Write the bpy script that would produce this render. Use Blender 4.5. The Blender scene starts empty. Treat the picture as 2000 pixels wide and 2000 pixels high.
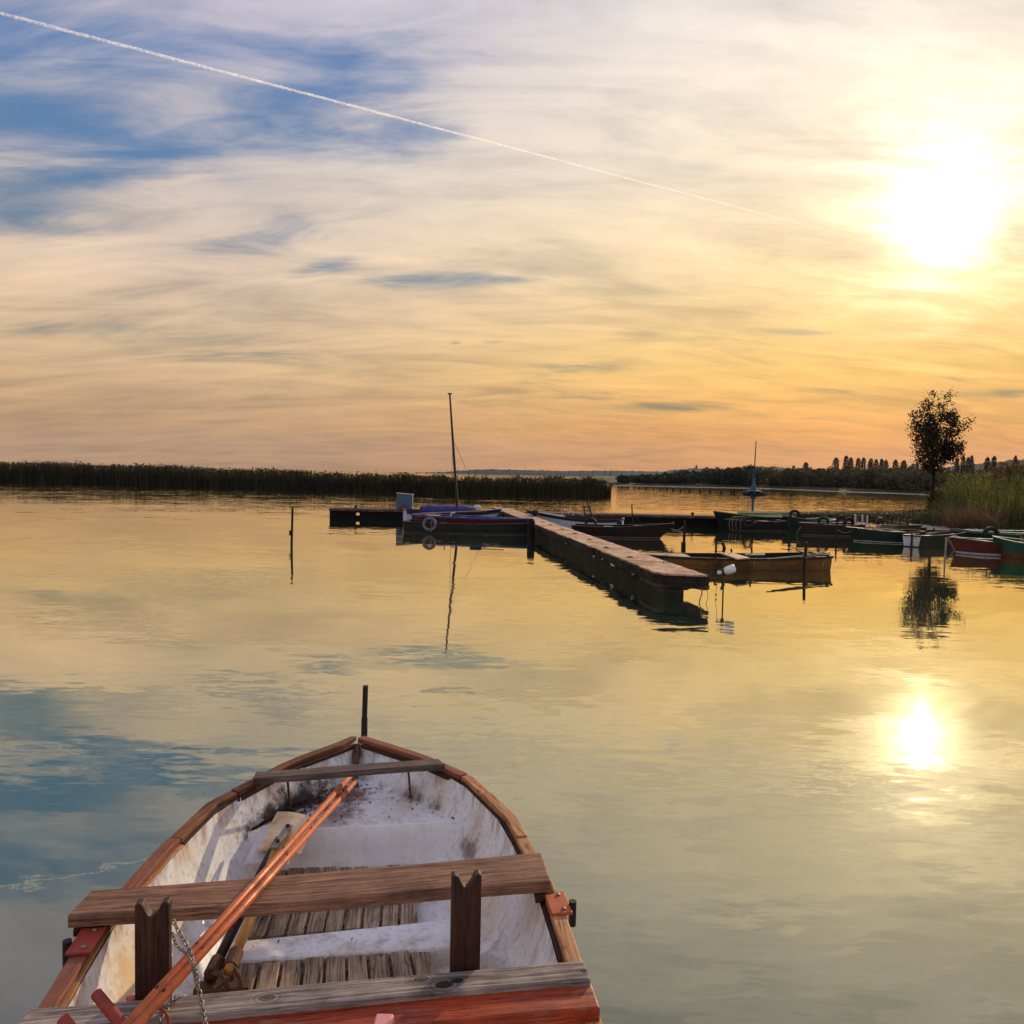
import bpy, bmesh, math, random
import numpy as np
from mathutils import Vector, Matrix, Quaternion
R = math.radians
random.seed(7); rng = np.random.default_rng(7)
C = bpy.context.scene.collection
scene = bpy.context.scene

# ------------------------------------------------------------------ camera
FOC, EYE, PITCH, ROLL = 1500.0, 2.0, math.atan(75/1500), R(1.2)
CP = Vector((0, 0, EYE))
_f = Vector((0, math.cos(PITCH), -math.sin(PITCH)))
_u0 = Vector((0, math.sin(PITCH), math.cos(PITCH)))
_r = Vector((1, 0, 0))*math.cos(ROLL) + _u0*math.sin(ROLL)
_u = -Vector((1, 0, 0))*math.sin(ROLL) + _u0*math.cos(ROLL)
def ray(u, v): return (_f + _r*((u-1000)/FOC) - _u*((v-1000)/FOC))
def at(u, v, z=0.0):
    d = ray(u, v); return CP + d*((z-EYE)/d.z)
def aty(u, v, Y):
    d = ray(u, v); return CP + d*(Y/d.y)
def azel(u, v):
    d = ray(u, v).normalized(); return math.degrees(math.atan2(d.x, d.y)), math.degrees(math.asin(d.z))
cam = bpy.data.cameras.new('camera'); cam.sensor_width = 36; cam.lens = 36*FOC/2000
cam.clip_start = .05; cam.clip_end = 60000
co = bpy.data.objects.new('camera', cam); C.objects.link(co)
co.matrix_world = Matrix(((_r.x, _u.x, -_f.x, 0), (_r.y, _u.y, -_f.y, 0), (_r.z, _u.z, -_f.z, EYE), (0, 0, 0, 1)))
scene.camera = co
scene.view_settings.view_transform = 'Standard'; scene.view_settings.look = 'None'
scene.view_settings.exposure = 0; scene.view_settings.gamma = 1
SUN_DIR = ray(1846, 424).normalized()
SUN_EL = math.asin(SUN_DIR.z); SUN_AZ = math.atan2(SUN_DIR.x, SUN_DIR.y)

def lin(r, g, b):
    f = lambda c: (c/255)/12.92 if c/255 <= .04045 else ((c/255+.055)/1.055)**2.4
    return (f(r), f(g), f(b), 1)

# ------------------------------------------------------------------ node helper
class G:
    def __init__(s, nt): s.nt = nt
    def n(s, t, **kw):
        x = s.nt.nodes.new(t)
        for k, v in kw.items(): setattr(x, k, v)
        return x
    def put(s, sock, v):
        if v is None: return
        if hasattr(v, 'is_linked') or isinstance(v, bpy.types.NodeSocket): s.nt.links.new(v, sock)
        else: sock.default_value = v
    def m(s, op, a, b=None, c=None, clamp=False):
        x = s.n('ShaderNodeMath', operation=op, use_clamp=clamp)
        for i, v in enumerate((a, b, c)): s.put(x.inputs[i], v)
        return x.outputs[0]
    def vm(s, op, a, b=None):
        x = s.n('ShaderNodeVectorMath', operation=op)
        s.put(x.inputs[0], a); s.put(x.inputs[1], b)
        return x.outputs['Value'] if op in ('DOT_PRODUCT', 'LENGTH', 'DISTANCE') else x.outputs[0]
    def ss(s, v, a, b, o0=0., o1=1., smooth=True):
        x = s.n('ShaderNodeMapRange', interpolation_type='SMOOTHSTEP' if smooth else 'LINEAR')
        x.clamp = True
        s.put(x.inputs['Value'], v); x.inputs['From Min'].default_value = a; x.inputs['From Max'].default_value = b
        x.inputs['To Min'].default_value = o0; x.inputs['To Max'].default_value = o1
        return x.outputs[0]
    def mix(s, f, a, b, bt='MIX'):
        x = s.n('ShaderNodeMix', data_type='RGBA', blend_type=bt)
        s.put(x.inputs['Factor'], f); s.put(x.inputs[6], a); s.put(x.inputs[7], b)
        return x.outputs[2]
    def ramp(s, v, stops, interp='LINEAR'):
        x = s.n('ShaderNodeValToRGB'); cr = x.color_ramp; cr.interpolation = interp
        while len(cr.elements) < len(stops): cr.elements.new(.5)
        for e, (p, c) in zip(cr.elements, stops): e.position = p; e.color = c
        s.put(x.inputs[0], v); return x.outputs[0]
    def noise(s, vec, scale=5, detail=4, rough=.55, dist=0., col=False):
        x = s.n('ShaderNodeTexNoise'); s.put(x.inputs['Vector'], vec)
        x.inputs['Scale'].default_value = scale; x.inputs['Detail'].default_value = detail
        x.inputs['Roughness'].default_value = rough; x.inputs['Distortion'].default_value = dist
        return x.outputs['Color'] if col else x.outputs['Fac']
    def vor(s, vec, scale, feature='F1', out='Distance', rnd=1.):
        x = s.n('ShaderNodeTexVoronoi', feature=feature); s.put(x.inputs['Vector'], vec)
        x.inputs['Scale'].default_value = scale; x.inputs['Randomness'].default_value = rnd
        return x.outputs[out]
    def map(s, vec, sc=(1, 1, 1), rot=(0, 0, 0), loc=(0, 0, 0)):
        x = s.n('ShaderNodeMapping'); s.put(x.inputs[0], vec)
        x.inputs['Scale'].default_value = sc; x.inputs['Rotation'].default_value = rot; x.inputs['Location'].default_value = loc
        return x.outputs[0]
    def comb(s, x_, y_, z_):
        x = s.n('ShaderNodeCombineXYZ')
        for i, v in enumerate((x_, y_, z_)): s.put(x.inputs[i], v)
        return x.outputs[0]
    def sep(s, v):
        x = s.n('ShaderNodeSeparateXYZ'); s.put(x.inputs[0], v); return x.outputs
    def coords(s, which='Object'): return s.n('ShaderNodeTexCoord').outputs[which]
    def pos(s): return s.n('ShaderNodeNewGeometry').outputs['Position']
    def rnd(s): return s.n('ShaderNodeObjectInfo').outputs['Random']
    def bump(s, h, strength=.3, dist=.01, normal=None):
        x = s.n('ShaderNodeBump'); x.inputs['Strength'].default_value = strength; x.inputs['Distance'].default_value = dist
        s.put(x.inputs['Height'], h)
        if normal is not None: s.put(x.inputs['Normal'], normal)
        return x.outputs[0]

MATS = {}
def newmat(name):
    m = bpy.data.materials.new(name); m.use_nodes = True; nt = m.node_tree
    for x in list(nt.nodes): nt.nodes.remove(x)
    g = G(nt); out = g.n('ShaderNodeOutputMaterial'); MATS[name] = m
    return m, g, out
def principled(g, out, col, rough=.6, metal=0., normal=None, spec=.4, **kw):
    b = g.n('ShaderNodeBsdfPrincipled')
    g.put(b.inputs['Base Color'], col); g.put(b.inputs['Roughness'], rough); g.put(b.inputs['Metallic'], metal)
    b.inputs['Specular IOR Level'].default_value = spec
    if normal is not None: g.put(b.inputs['Normal'], normal)
    for k, v in kw.items(): g.put(b.inputs[k], v)
    g.nt.links.new(b.outputs[0], out.inputs[0]); return b

def wood(name, dark, light, rough=.7, grain=22., wear=None, wear_amt=.5, var=.25, knots=True, spec=.3, kpos=(), kdir=None):
    """weathered or painted timber; the grain runs along the object's own X axis"""
    m, g, out = newmat(name)
    oc = g.coords(); off = g.m('MULTIPLY', g.rnd(), 37.)
    v = g.vm('ADD', oc, g.comb(off, off, off))
    warp = g.noise(g.map(v, (1.2, 6, 6)), 1.5, 3, .5)
    v2 = g.vm('ADD', g.map(v, (.9, grain*2.4, grain*2.4)), g.comb(0., g.m('MULTIPLY', warp, 3.2), g.m('MULTIPLY', warp, 2.)))
    fib = g.noise(v2, 2., 9, .72, .35)
    fine = g.noise(g.map(v, (9, grain*9, grain*9)), 1., 3, .6)
    blot = g.noise(v, 5., 4, .6)
    f = g.m('ADD', g.m('MULTIPLY', fib, .75), g.m('ADD', g.m('MULTIPLY', fine, .25), g.m('MULTIPLY', g.m('SUBTRACT', blot, .5), .5)))
    f = g.ss(f, .28, .75)
    col = g.mix(f, dark, light)
    if wear:
        w = g.ss(g.m('ADD', g.noise(g.map(v, (3, 9, 9)), 3., 6, .65), g.m('MULTIPLY', fine, .25)), .72-wear_amt*.3, .80-wear_amt*.3)
        col = g.mix(w, col, wear)
    if knots:
        k = g.vor(g.map(v, (2.3, 7, 1.)), 1., rnd=1.)
        kk = g.ss(k, .05, .13, 1., 0.)
        col = g.mix(g.m('MULTIPLY', kk, .75), col, (dark[0]*.35, dark[1]*.3, dark[2]*.3, 1))
    crk = g.ss(fib, .30, .36, 1., 0.)
    col = g.mix(g.m('MULTIPLY', crk, .65), col, (dark[0]*.25, dark[1]*.25, dark[2]*.25, 1))
    ln = g.noise(g.map(v, (.55, grain*1.3, grain*1.3)), 1.3, 5, .62, .25)
    ln = g.m('MULTIPLY', g.ss(g.m('ABSOLUTE', g.m('SUBTRACT', ln, .5)), .0, .022, 1., 0.), g.ss(blot, .42, .58))
    col = g.mix(g.m('MULTIPLY', ln, .85), col, (dark[0]*.15, dark[1]*.15, dark[2]*.15, 1))
    spk = g.ss(g.vor(g.map(v, (1, 1.6, 1.6)), 26.), .0, .11, 1., 0.)
    col = g.mix(g.m('MULTIPLY', spk, g.m('MULTIPLY', g.ss(blot, .5, .62), .7)), col, (dark[0]*.2, dark[1]*.2, dark[2]*.2, 1))
    for (kx, ky, kz, kr, kd) in kpos:
        q = g.vm('SUBTRACT', g.pos(), (kx, ky, kz)); al = g.vm('DOT_PRODUCT', q, tuple(kdir)); ac = g.vm('DOT_PRODUCT', q, (-kdir[1], kdir[0], 0))
        dd = g.m('SQRT', g.m('ADD', g.m('POWER', g.m('MULTIPLY', al, .62), 2.), g.m('POWER', ac, 2.)))
        dd = g.m('DIVIDE', g.m('ADD', dd, g.m('MULTIPLY', g.m('SUBTRACT', blot, .5), .012)), kr)
        ringed = g.m('MULTIPLY', g.m('ADD', .5, g.m('MULTIPLY', g.m('SINE', g.m('MULTIPLY', dd, 9.)), .5)), g.ss(dd, .9, 3.2, .55, 0.))
        col = g.mix(ringed, col, (dark[0]*.6, dark[1]*.55, dark[2]*.5, 1))
        col = g.mix(g.m('MULTIPLY', g.ss(dd, .75, 1.05, 1., 0.), kd), col, (dark[0]*.18, dark[1]*.14, dark[2]*.12, 1))
    hv = g.n('ShaderNodeHueSaturation'); g.put(hv.inputs['Color'], col)
    g.put(hv.inputs['Value'], g.m('ADD', 1-var/2, g.m('MULTIPLY', g.rnd(), var)))
    nrm = g.bump(g.m('ADD', fib, g.m('MULTIPLY', fine, .4)), .55, .004)
    principled(g, out, hv.outputs[0], g.ss(fib, .3, .7, rough+.1, rough-.08), normal=nrm, spec=spec)
    return m
def paint(name, col, rough=.5, dirt=(.03, .025, .02, 1), amt=.5, scale=6., metal=0., spec=.4, chips=None):
    m, g, out = newmat(name)
    oc = g.coords(); off = g.m('MULTIPLY', g.rnd(), 19.); v = g.vm('ADD', oc, g.comb(off, off, off))
    n1 = g.noise(v, scale, 8, .65); n2 = g.noise(g.map(v, (1, 1, .35)), scale*4, 5, .6)
    c = g.mix(g.m('MULTIPLY', g.ss(n1, .42, .72), amt), col, dirt)
    c = g.mix(g.m('MULTIPLY', g.ss(n2, .5, .75), amt*.6), c, (dirt[0]*1.6, dirt[1]*1.5, dirt[2]*1.4, 1))
    if chips: c = g.mix(g.ss(g.noise(v, scale*2.3, 7, .7), .60, .64), c, chips)
    principled(g, out, c, g.ss(n1, .3, .7, rough-.08, rough+.15), metal, g.bump(n2, .15, .004), spec=spec)
    return m

# ------------------------------------------------------------------ meshes and objects
class MB:
    def __init__(s): s.v = []; s.f = []
    def add(s, vs, fs):
        o = len(s.v); s.v += [tuple(p) for p in vs]; s.f += [tuple(i+o for i in f) for f in fs]; return s
    def box(s, c, size, M=None):
        hx, hy, hz = size[0]/2, size[1]/2, size[2]/2
        vs = [Vector((x*hx, y*hy, z*hz)) for x in (-1, 1) for y in (-1, 1) for z in (-1, 1)]
        if M is not None: vs = [M @ p for p in vs]
        c = Vector(c)
        return s.add([p+c for p in vs], [(0, 1, 3, 2), (4, 6, 7, 5), (0, 4, 5, 1), (2, 3, 7, 6), (0, 2, 6, 4), (1, 5, 7, 3)])
    def hexa(s, top, bot):
        return s.add(list(top)+list(bot), [(0, 1, 2, 3), (7, 6, 5, 4), (0, 4, 5, 1), (1, 5, 6, 2), (2, 6, 7, 3), (3, 7, 4, 0)])
    def beam(s, a, b, w, h, up=Vector((0, 0, 1))):
        a, b = Vector(a), Vector(b); d = (b-a).normalized(); sd = d.cross(up)
        if sd.length < 1e-4: sd = d.cross(Vector((1, 0, 0)))
        sd.normalize(); uu = sd.cross(d)
        q = [(sd*w/2*i + uu*h/2*j) for i, j in ((-1, -1), (1, -1), (1, 1), (-1, 1))]
        return s.add([a+p for p in q]+[b+p for p in q], [(3, 2, 1, 0), (4, 5, 6, 7), (0, 1, 5, 4), (1, 2, 6, 5), (2, 3, 7, 6), (3, 0, 4, 7)])
    def tube(s, pts, r, n=10, cap=True):
        pts = [Vector(p) for p in pts]; rs = r if isinstance(r, (list, tuple)) else [r]*len(pts)
        prev = None; rings = []
        for i, p in enumerate(pts):
            d = (pts[min(i+1, len(pts)-1)]-pts[max(i-1, 0)]).normalized()
            if prev is None:
                a = d.cross(Vector((0, 0, 1)));
                if a.length < 1e-3: a = d.cross(Vector((1, 0, 0)))
            else: a = prev - d*prev.dot(d)
            a.normalize(); prev = a; b = d.cross(a)
            rings.append([p+(a*math.cos(2*math.pi*k/n)+b*math.sin(2*math.pi*k/n))*rs[i] for k in range(n)])
        return s.loft(rings, True, cap)
    def loft(s, rings, closed=True, cap=False):
        n = len(rings[0]); vs = [p for r in rings for p in r]; fs = []
        for i in range(len(rings)-1):
            for k in range(n if closed else n-1):
                k2 = (k+1) % n; fs.append((i*n+k, i*n+k2, (i+1)*n+k2, (i+1)*n+k))
        if cap: fs += [tuple(range(n))[::-1], tuple((len(rings)-1)*n+k for k in range(n))]
        return s.add(vs, fs)
    def torus(s, c, axis, Rr, r, n=20, k=8, sx=1.):
        c = Vector(c); ax = Vector(axis).normalized(); a = ax.cross(Vector((0, 0, 1)))
        if a.length < 1e-3: a = Vector((1, 0, 0))
        a.normalize(); b = ax.cross(a); rings = []
        for i in range(n+1):
            t = 2*math.pi*i/n; rd = a*math.cos(t)+b*math.sin(t)
            rings.append([c+rd*(Rr+r*math.cos(2*math.pi*j/k))+ax*(r*sx*math.sin(2*math.pi*j/k)) for j in range(k)])
        return s.loft(rings, True)
    def lathe(s, prof, c=(0, 0, 0), n=16, M=None):
        c = Vector(c); rings = []
        for r, z in prof:
            ring = [Vector((r*math.cos(2*math.pi*k/n), r*math.sin(2*math.pi*k/n), z)) for k in range(n)]
            rings.append([(M @ p if M is not None else p)+c for p in ring])
        return s.loft(rings, True, True)

MW = {}
def obj(name, mb, mat, parent=None, smooth=False, bevel=0, M=None, sub=0, solid=0):
    """link the collected shapes as ONE mesh object; M = the object's own frame (mesh given in that frame)"""
    me = bpy.data.meshes.new(name); me.from_pydata(mb.v, [], mb.f); me.validate(); me.update()
    bm = bmesh.new(); bm.from_mesh(me); bmesh.ops.recalc_face_normals(bm, faces=bm.faces); bm.to_mesh(me); bm.free()
    if mat: me.materials.append(mat)
    if smooth:
        for p in me.polygons: p.use_smooth = True
    o = bpy.data.objects.new(name, me); C.objects.link(o)
    W = M if M is not None else Matrix.Identity(4)
    o.matrix_basis = W; MW[o.name] = W
    if parent:
        o.parent = parent; o.matrix_parent_inverse = MW[parent.name].inverted()
    if solid:
        b = o.modifiers.new('thick', 'SOLIDIFY'); b.thickness = solid; b.offset = 0
    if bevel:
        b = o.modifiers.new('edge', 'BEVEL'); b.width = bevel; b.segments = 2; b.limit_method = 'ANGLE'; b.angle_limit = R(40)
    if sub:
        b = o.modifiers.new('smooth', 'SUBSURF'); b.levels = b.render_levels = sub
    return o
def lpart(name, mb, mat, parent, **kw):
    """a part whose mesh is already in its thing's own coordinates"""
    return obj(name, mb, mat, parent, M=MW[parent.name], **kw)
def tag(o, label=None, cat=None, group=None, kind=None):
    if label: o['label'] = label
    if cat: o['category'] = cat
    if group: o['group'] = group
    if kind: o['kind'] = kind
    return o
def thing(name, label, cat, loc=(0, 0, 0), rz=0, group=None):
    o = bpy.data.objects.new(name, None); C.objects.link(o)
    o.location = loc; o.rotation_euler = (0, 0, rz); o.empty_display_size = .3
    MW[o.name] = Matrix.Translation(Vector(loc)) @ Matrix.Rotation(rz, 4, 'Z')
    return tag(o, label, cat, group)
def raw(name, verts, faces, mat, parent=None, smooth=False):
    """big meshes from arrays (all faces with the same number of corners)"""
    me = bpy.data.meshes.new(name); verts = np.asarray(verts, np.float32); faces = np.asarray(faces, np.int32)
    me.vertices.add(len(verts)); me.vertices.foreach_set('co', verts.ravel())
    k = faces.shape[1]; me.loops.add(faces.size); me.loops.foreach_set('vertex_index', faces.ravel())
    me.polygons.add(len(faces)); me.polygons.foreach_set('loop_start', np.arange(0, faces.size, k, dtype=np.int32))
    me.polygons.foreach_set('loop_total', np.full(len(faces), k, np.int32))
    if smooth: me.polygons.foreach_set('use_smooth', np.ones(len(faces), bool))
    me.update(calc_edges=True); me.materials.append(mat)
    o = bpy.data.objects.new(name, me); C.objects.link(o); MW[o.name] = Matrix.Identity(4)
    if parent:
        o.parent = parent; o.matrix_basis = MW[parent.name]; o.matrix_parent_inverse = MW[parent.name].inverted(); MW[o.name] = MW[parent.name]
    return o
def bar_frame(a, b, up=Vector((0, 0, 1))):
    """frame with X along a->b, for timber whose grain follows its length"""
    a, b = Vector(a), Vector(b); x = (b-a).normalized(); y = up.cross(x)
    if y.length < 1e-4: y = Vector((0, 1, 0))
    y.normalize(); z = x.cross(y)
    M = Matrix((x, y, z)).transposed().to_4x4(); M.translation = (a+b)/2
    return M
# ------------------------------------------------------------------ sky
def build_world():
    w = bpy.data.worlds.new('World'); scene.world = w; w.use_nodes = True
    nt = w.node_tree
    for x in list(nt.nodes): nt.nodes.remove(x)
    g = G(nt); out = g.n('ShaderNodeOutputWorld'); bg = g.n('ShaderNodeBackground')
    nt.links.new(bg.outputs[0], out.inputs[0])
    D = g.vm('NORMALIZE', g.coords('Generated')); x, y, z = g.sep(D)
    el = g.m('MULTIPLY', g.m('ARCSINE', z), 57.2958); az = g.m('MULTIPLY', g.m('ARCTAN2', x, y), 57.2958)
    th = g.m('MULTIPLY', g.m('ARCCOSINE', g.m('MINIMUM', g.vm('DOT_PRODUCT', D, tuple(SUN_DIR)), .99999)), 57.2958)
    sky = g.n('ShaderNodeTexSky', sky_type='NISHITA'); sky.sun_disc = False
    sky.sun_elevation = SUN_EL; sky.sun_rotation = SUN_AZ; sky.air_density = 1.2; sky.dust_density = 1.0; sky.ozone_density = 2.
    nish = g.vm('SCALE', sky.outputs[0]); nish.node.inputs['Scale'].default_value = .075
    # veil of high cloud: warm towards the sun, cooler away from it
    e40 = g.m('DIVIDE', g.m('MAXIMUM', el, 0.), 45.)
    far = g.ramp(e40, [(0, lin(*SKY_FAR[0])), (.07, lin(*SKY_FAR[1])), (.17, lin(*SKY_FAR[2])), (.30, lin(*SKY_FAR[3])), (.46, lin(*SKY_FAR[4])), (.68, lin(*SKY_FAR[5])), (1, lin(*SKY_FAR[6]))])
    near = g.ramp(e40, [(0, lin(*SKY_NEAR[0])), (.07, lin(*SKY_NEAR[1])), (.17, lin(*SKY_NEAR[2])), (.30, lin(*SKY_NEAR[3])), (.46, lin(*SKY_NEAR[4])), (.68, lin(*SKY_NEAR[5])), (1, lin(*SKY_NEAR[6]))])
    veil = g.mix(g.ss(th, 5., 52., 1., 0.), far, near)
    k = g.m('DIVIDE', 1., g.m('ADD', g.m('MAXIMUM', z, 0.), .20))
    P = g.comb(g.m('MULTIPLY', x, k), g.m('MULTIPLY', y, k), 0.)
    n1 = g.noise(g.map(P, (1.1, 3.2, 1), (0, 0, R(-24))), 1.35, 10, .60, 1.1)
    n2 = g.noise(g.map(P, (.9, 2., 1), (0, 0, R(16)), (3, 7, 0)), 1.1, 8, .58, .9)
    n3 = g.noise(g.map(P, (1.6, 4.2, 1), (0, 0, R(-16)), (5, 1, 0)), 1.7, 7, .6, 1.2)
    mod = g.m('ADD', g.m('MULTIPLY', n1, .5), g.m('ADD', g.m('MULTIPLY', n2, .32), g.m('MULTIPLY', n3, .18)))
    veil = g.mix(1., veil, g.ramp(mod, [(.34, (.68, .70, .76, 1)), (.5, (1., 1., 1., 1)), (.66, (1.26, 1.22, 1.16, 1))]), 'MULTIPLY')
    # clear blue gaps and the darker streaks: soft patches at fixed directions, torn by the cloud noise
    tot = None
    for (u, v, ru, rv, rot, wgt) in SKY_GAPS:
        a0, e0 = azel(u, v); cs, sn = math.cos(R(rot)), math.sin(R(rot)); s_ = .0362
        da = g.m('MULTIPLY', g.m('SUBTRACT', az, a0), math.cos(R(e0))); de = g.m('SUBTRACT', el, e0)
        p = g.m('DIVIDE', g.m('SUBTRACT', g.m('MULTIPLY', da, cs), g.m('MULTIPLY', de, sn)), ru*s_)
        q = g.m('DIVIDE', g.m('ADD', g.m('MULTIPLY', da, sn), g.m('MULTIPLY', de, cs)), rv*s_)
        ex = g.m('MULTIPLY', g.m('EXPONENT', g.m('MULTIPLY', g.m('ADD', g.m('MULTIPLY', p, p), g.m('MULTIPLY', q, q)), -1.)), wgt)
        tot = ex if tot is None else g.m('ADD', tot, ex)
    nz = g.m('ADD', g.m('MULTIPLY', n1, .55), g.m('MULTIPLY', n3, .45))
    gap = g.m('SUBTRACT', nz, g.m('MULTIPLY', g.m('MINIMUM', tot, 1.35), .15))
    gap = g.m('MULTIPLY', g.ss(gap, .18, .54, 1., 0.), g.ss(tot, .0, .75))
    blue = g.ramp(e40, [(0, lin(138, 122, 100)), (.10, lin(142, 132, 102)), (.24, lin(108, 130, 138)), (.42, lin(52, 118, 172)), (.66, lin(70, 122, 184)), (1, lin(76, 120, 180))])
    blue = g.mix(g.ss(el, 4., 20., .0, .12), blue, nish)
    col = g.mix(g.m('MULTIPLY', gap, .85), veil, blue)
    # the sun behind the veil
    thj = g.m('MULTIPLY', th, g.ss(g.m('ADD', g.m('MULTIPLY', n3, .5), g.m('MULTIPLY', n1, .5)), .36, .64, 1.45, .70))
    g1 = g.m('EXPONENT', g.m('MULTIPLY', g.m('POWER', g.m('DIVIDE', thj, GLOW_W), GLOW_P), -1.))
    g2 = g.m('EXPONENT', g.m('MULTIPLY', g.m('DIVIDE', th, 9.), -1.))
    tear = g.ss(n3, .2, .75, 1.25, .7)
    core = g.vm('SCALE', (1., .93, .72)); g.put(core.node.inputs['Scale'], g.m('MULTIPLY', g.m('MULTIPLY', g1, GLOW_A), tear))
    halo = g.vm('SCALE', (1., .80, .48)); g.put(halo.node.inputs['Scale'], g.m('MULTIPLY', g2, GLOW_B))
    col = g.vm('ADD', col, g.vm('ADD', core, halo))
    # unseen sky behind the viewer: cool grey added to fill-light the boat interior
    back = g.ss(g.m('ABSOLUTE', az), 75., 135.)
    col = g.mix(g.m('MULTIPLY', back, .85), col, BACK_SKY_FILL)
    nt.links.new(col, bg.inputs[0]); bg.inputs[1].default_value = 1.0
    return w
SKY_FAR = [(188, 144, 104), (196, 156, 114), (218, 186, 146), (224, 200, 178), (204, 194, 192), (180, 178, 202), (166, 168, 204)]
SKY_NEAR = [(240, 158, 84), (250, 174, 86), (255, 204, 112), (255, 223, 166), (254, 234, 206), (253, 242, 228), (244, 236, 226)]
BACK_SKY_FILL = (.50, .50, .57, 1)
GLOW_W, GLOW_A, GLOW_B, GLOW_P = 1.95, 4.4, .22, 1.15
SKY_GAPS = [(230, 140, 480, 150, -10, .42), (40, 330, 280, 80, -6, .40), (330, 95, 420, 45, -12, .9), (60, 285, 200, 45, -4, 1.1), (430, 280, 230, 28, -8, .8), (690, 175, 260, 48, -14, 1.),
            (790, 275, 150, 40, -12, .75), (-40, 150, 120, 110, 0, .9), (540, 465, 170, 34, -16, .85), (840, 548, 140, 15, -4, .95),
            (650, 518, 90, 16, -20, .95), (20, 420, 160, 40, 0, .6), (1140, 716, 70, 11, 0, 1.1), (1310, 796, 110, 12, 0, 1.3), (1150, 775, 90, 9, -3, 1.1), (1100, 745, 240, 40, 0, .25), (900, 540, 260, 40, -4, .3), (1240, 762, 60, 6, -3, .5),
            (888, 669, 17, 5, 0, .95), (960, 668, 26, 3.5, 0, .8), (1560, 648, 80, 8, 5, .7), (1650, 765, 70, 9, 6, .7), (1960, 770, 90, 9, 0, .8),
            (1900, 740, 80, 7, 4, .6), (1600, 822, 130, 8, 3, .65), (1450, 835, 100, 8, 3, .5), (240, 648, 260, 24, -4, .75), (480, 700, 220, 18, -4, .6), (1900, 560, 120, 16, 4, .3), (1500, 560, 200, 18, 3, .3), (1030, 545, 40, 7, 0, .5), (1250, 650, 70, 8, 3, .5)]
build_world()
sun = bpy.data.lights.new('sun', 'SUN'); sun.energy = 2.9; sun.angle = R(.6); sun.color = (1., .78, .50)
so = bpy.data.objects.new('sun', sun); C.objects.link(so)
so.rotation_euler = SUN_DIR.to_track_quat('Z', 'Y').to_euler(); so.location = (20, 30, 20)

# ------------------------------------------------------------------ water
def build_water():
    m, g, out = newmat('lake_water')
    p = g.pos(); x, y, z = g.sep(p)
    far = g.ss(y, 34., 62.)
    patch = g.ss(g.noise(g.map(p, (.10, .28, 1)), 1., 3, .5), .35, .65)
    amp = g.m('ADD', g.m('MULTIPLY', patch, WAVE_NEAR), g.m('MULTIPLY', far, WAVE_FAR))
    a = g.sep(g.noise(g.map(p, (.55, 1.7, 1), (0, 0, R(8))), 1., 3, .55, .3, True))
    b = g.sep(g.noise(g.map(p, (3.6, 12., 1), (0, 0, R(-7)), (3, 5, 0)), 1., 3, .6, .4, True))
    c = g.sep(g.noise(g.map(p, (.9, 4.2, 1), (0, 0, R(3)), (1, 8, 0)), 1., 2, .5, .5, True))
    sx = g.m('ADD', g.m('MULTIPLY', g.m('SUBTRACT', a[0], .5), .30), g.m('MULTIPLY', g.m('SUBTRACT', b[0], .5), .7))
    sy = g.m('ADD', g.m('ADD', g.m('MULTIPLY', g.m('SUBTRACT', a[1], .5), .45), g.m('MULTIPLY', g.m('SUBTRACT', c[1], .5), .85)), g.m('MULTIPLY', g.m('SUBTRACT', b[1], .5), 1.35))
    nrm = g.vm('NORMALIZE', g.comb(g.m('MULTIPLY', sx, amp), g.m('MULTIPLY', sy, amp), 1.))
    inc = g.n('ShaderNodeNewGeometry').outputs['Incoming']
    cs = g.m('MAXIMUM', g.vm('DOT_PRODUCT', nrm, inc), .0)
    fr = g.m('ADD', WATER_F0, g.m('MULTIPLY', g.m('POWER', g.m('SUBTRACT', 1., cs), WATER_P), 1-WATER_F0))
    gl = g.n('ShaderNodeBsdfGlossy'); gl.inputs['Roughness'].default_value = .023; gl.inputs['Color'].default_value = WATER_TINT; g.put(gl.inputs['Normal'], nrm)
    g2 = g.n('ShaderNodeBsdfGlossy'); g2.distribution = 'BECKMANN'; g2.inputs['Roughness'].default_value = .10; g.put(g2.inputs['Normal'], nrm); g2.inputs['Color'].default_value = WATER_TINT; gm = g.n('ShaderNodeMixShader'); gm.inputs[0].default_value = .0
    g.nt.links.new(gl.outputs[0], gm.inputs[1]); g.nt.links.new(g2.outputs[0], gm.inputs[2])
    df = g.n('ShaderNodeBsdfDiffuse')
    silt = g.noise(g.map(p, (.5, .5, 1)), 1., 4, .55)
    df.inputs['Color'].default_value = WATER_COL
    g.put(df.inputs['Color'], g.mix(g.ss(silt, .35, .7), (WATER_COL[0]*.75, WATER_COL[1]*.85, WATER_COL[2]*.9, 1), WATER_COL))
    mx = g.n('ShaderNodeMixShader'); g.put(mx.inputs[0], fr)
    g.nt.links.new(df.outputs[0], mx.inputs[1]); g.nt.links.new(gm.outputs[0], mx.inputs[2]); g.nt.links.new(mx.outputs[0], out.inputs[0])
    S = 9000
    mb = MB().add([(-S, -300, 0), (S, -300, 0), (S, S, 0), (-S, S, 0)], [(0, 1, 2, 3)])
    tag(obj('water', mb, m), kind='structure')
WAVE_NEAR, WAVE_FAR, WATER_F0, WATER_P = .080, .08, .045, 1.62
WATER_TINT = (1., .93, .70, 1)
WATER_COL = (.022, .056, .042, 1)
build_water()
HILL_FAR = ((.018, .034, .045, 1), (.03, .05, .06, 1))  # distance haze is tinted into the woods' base colour as blue
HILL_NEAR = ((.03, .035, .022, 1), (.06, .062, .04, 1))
HAZE_D = .00007
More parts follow.
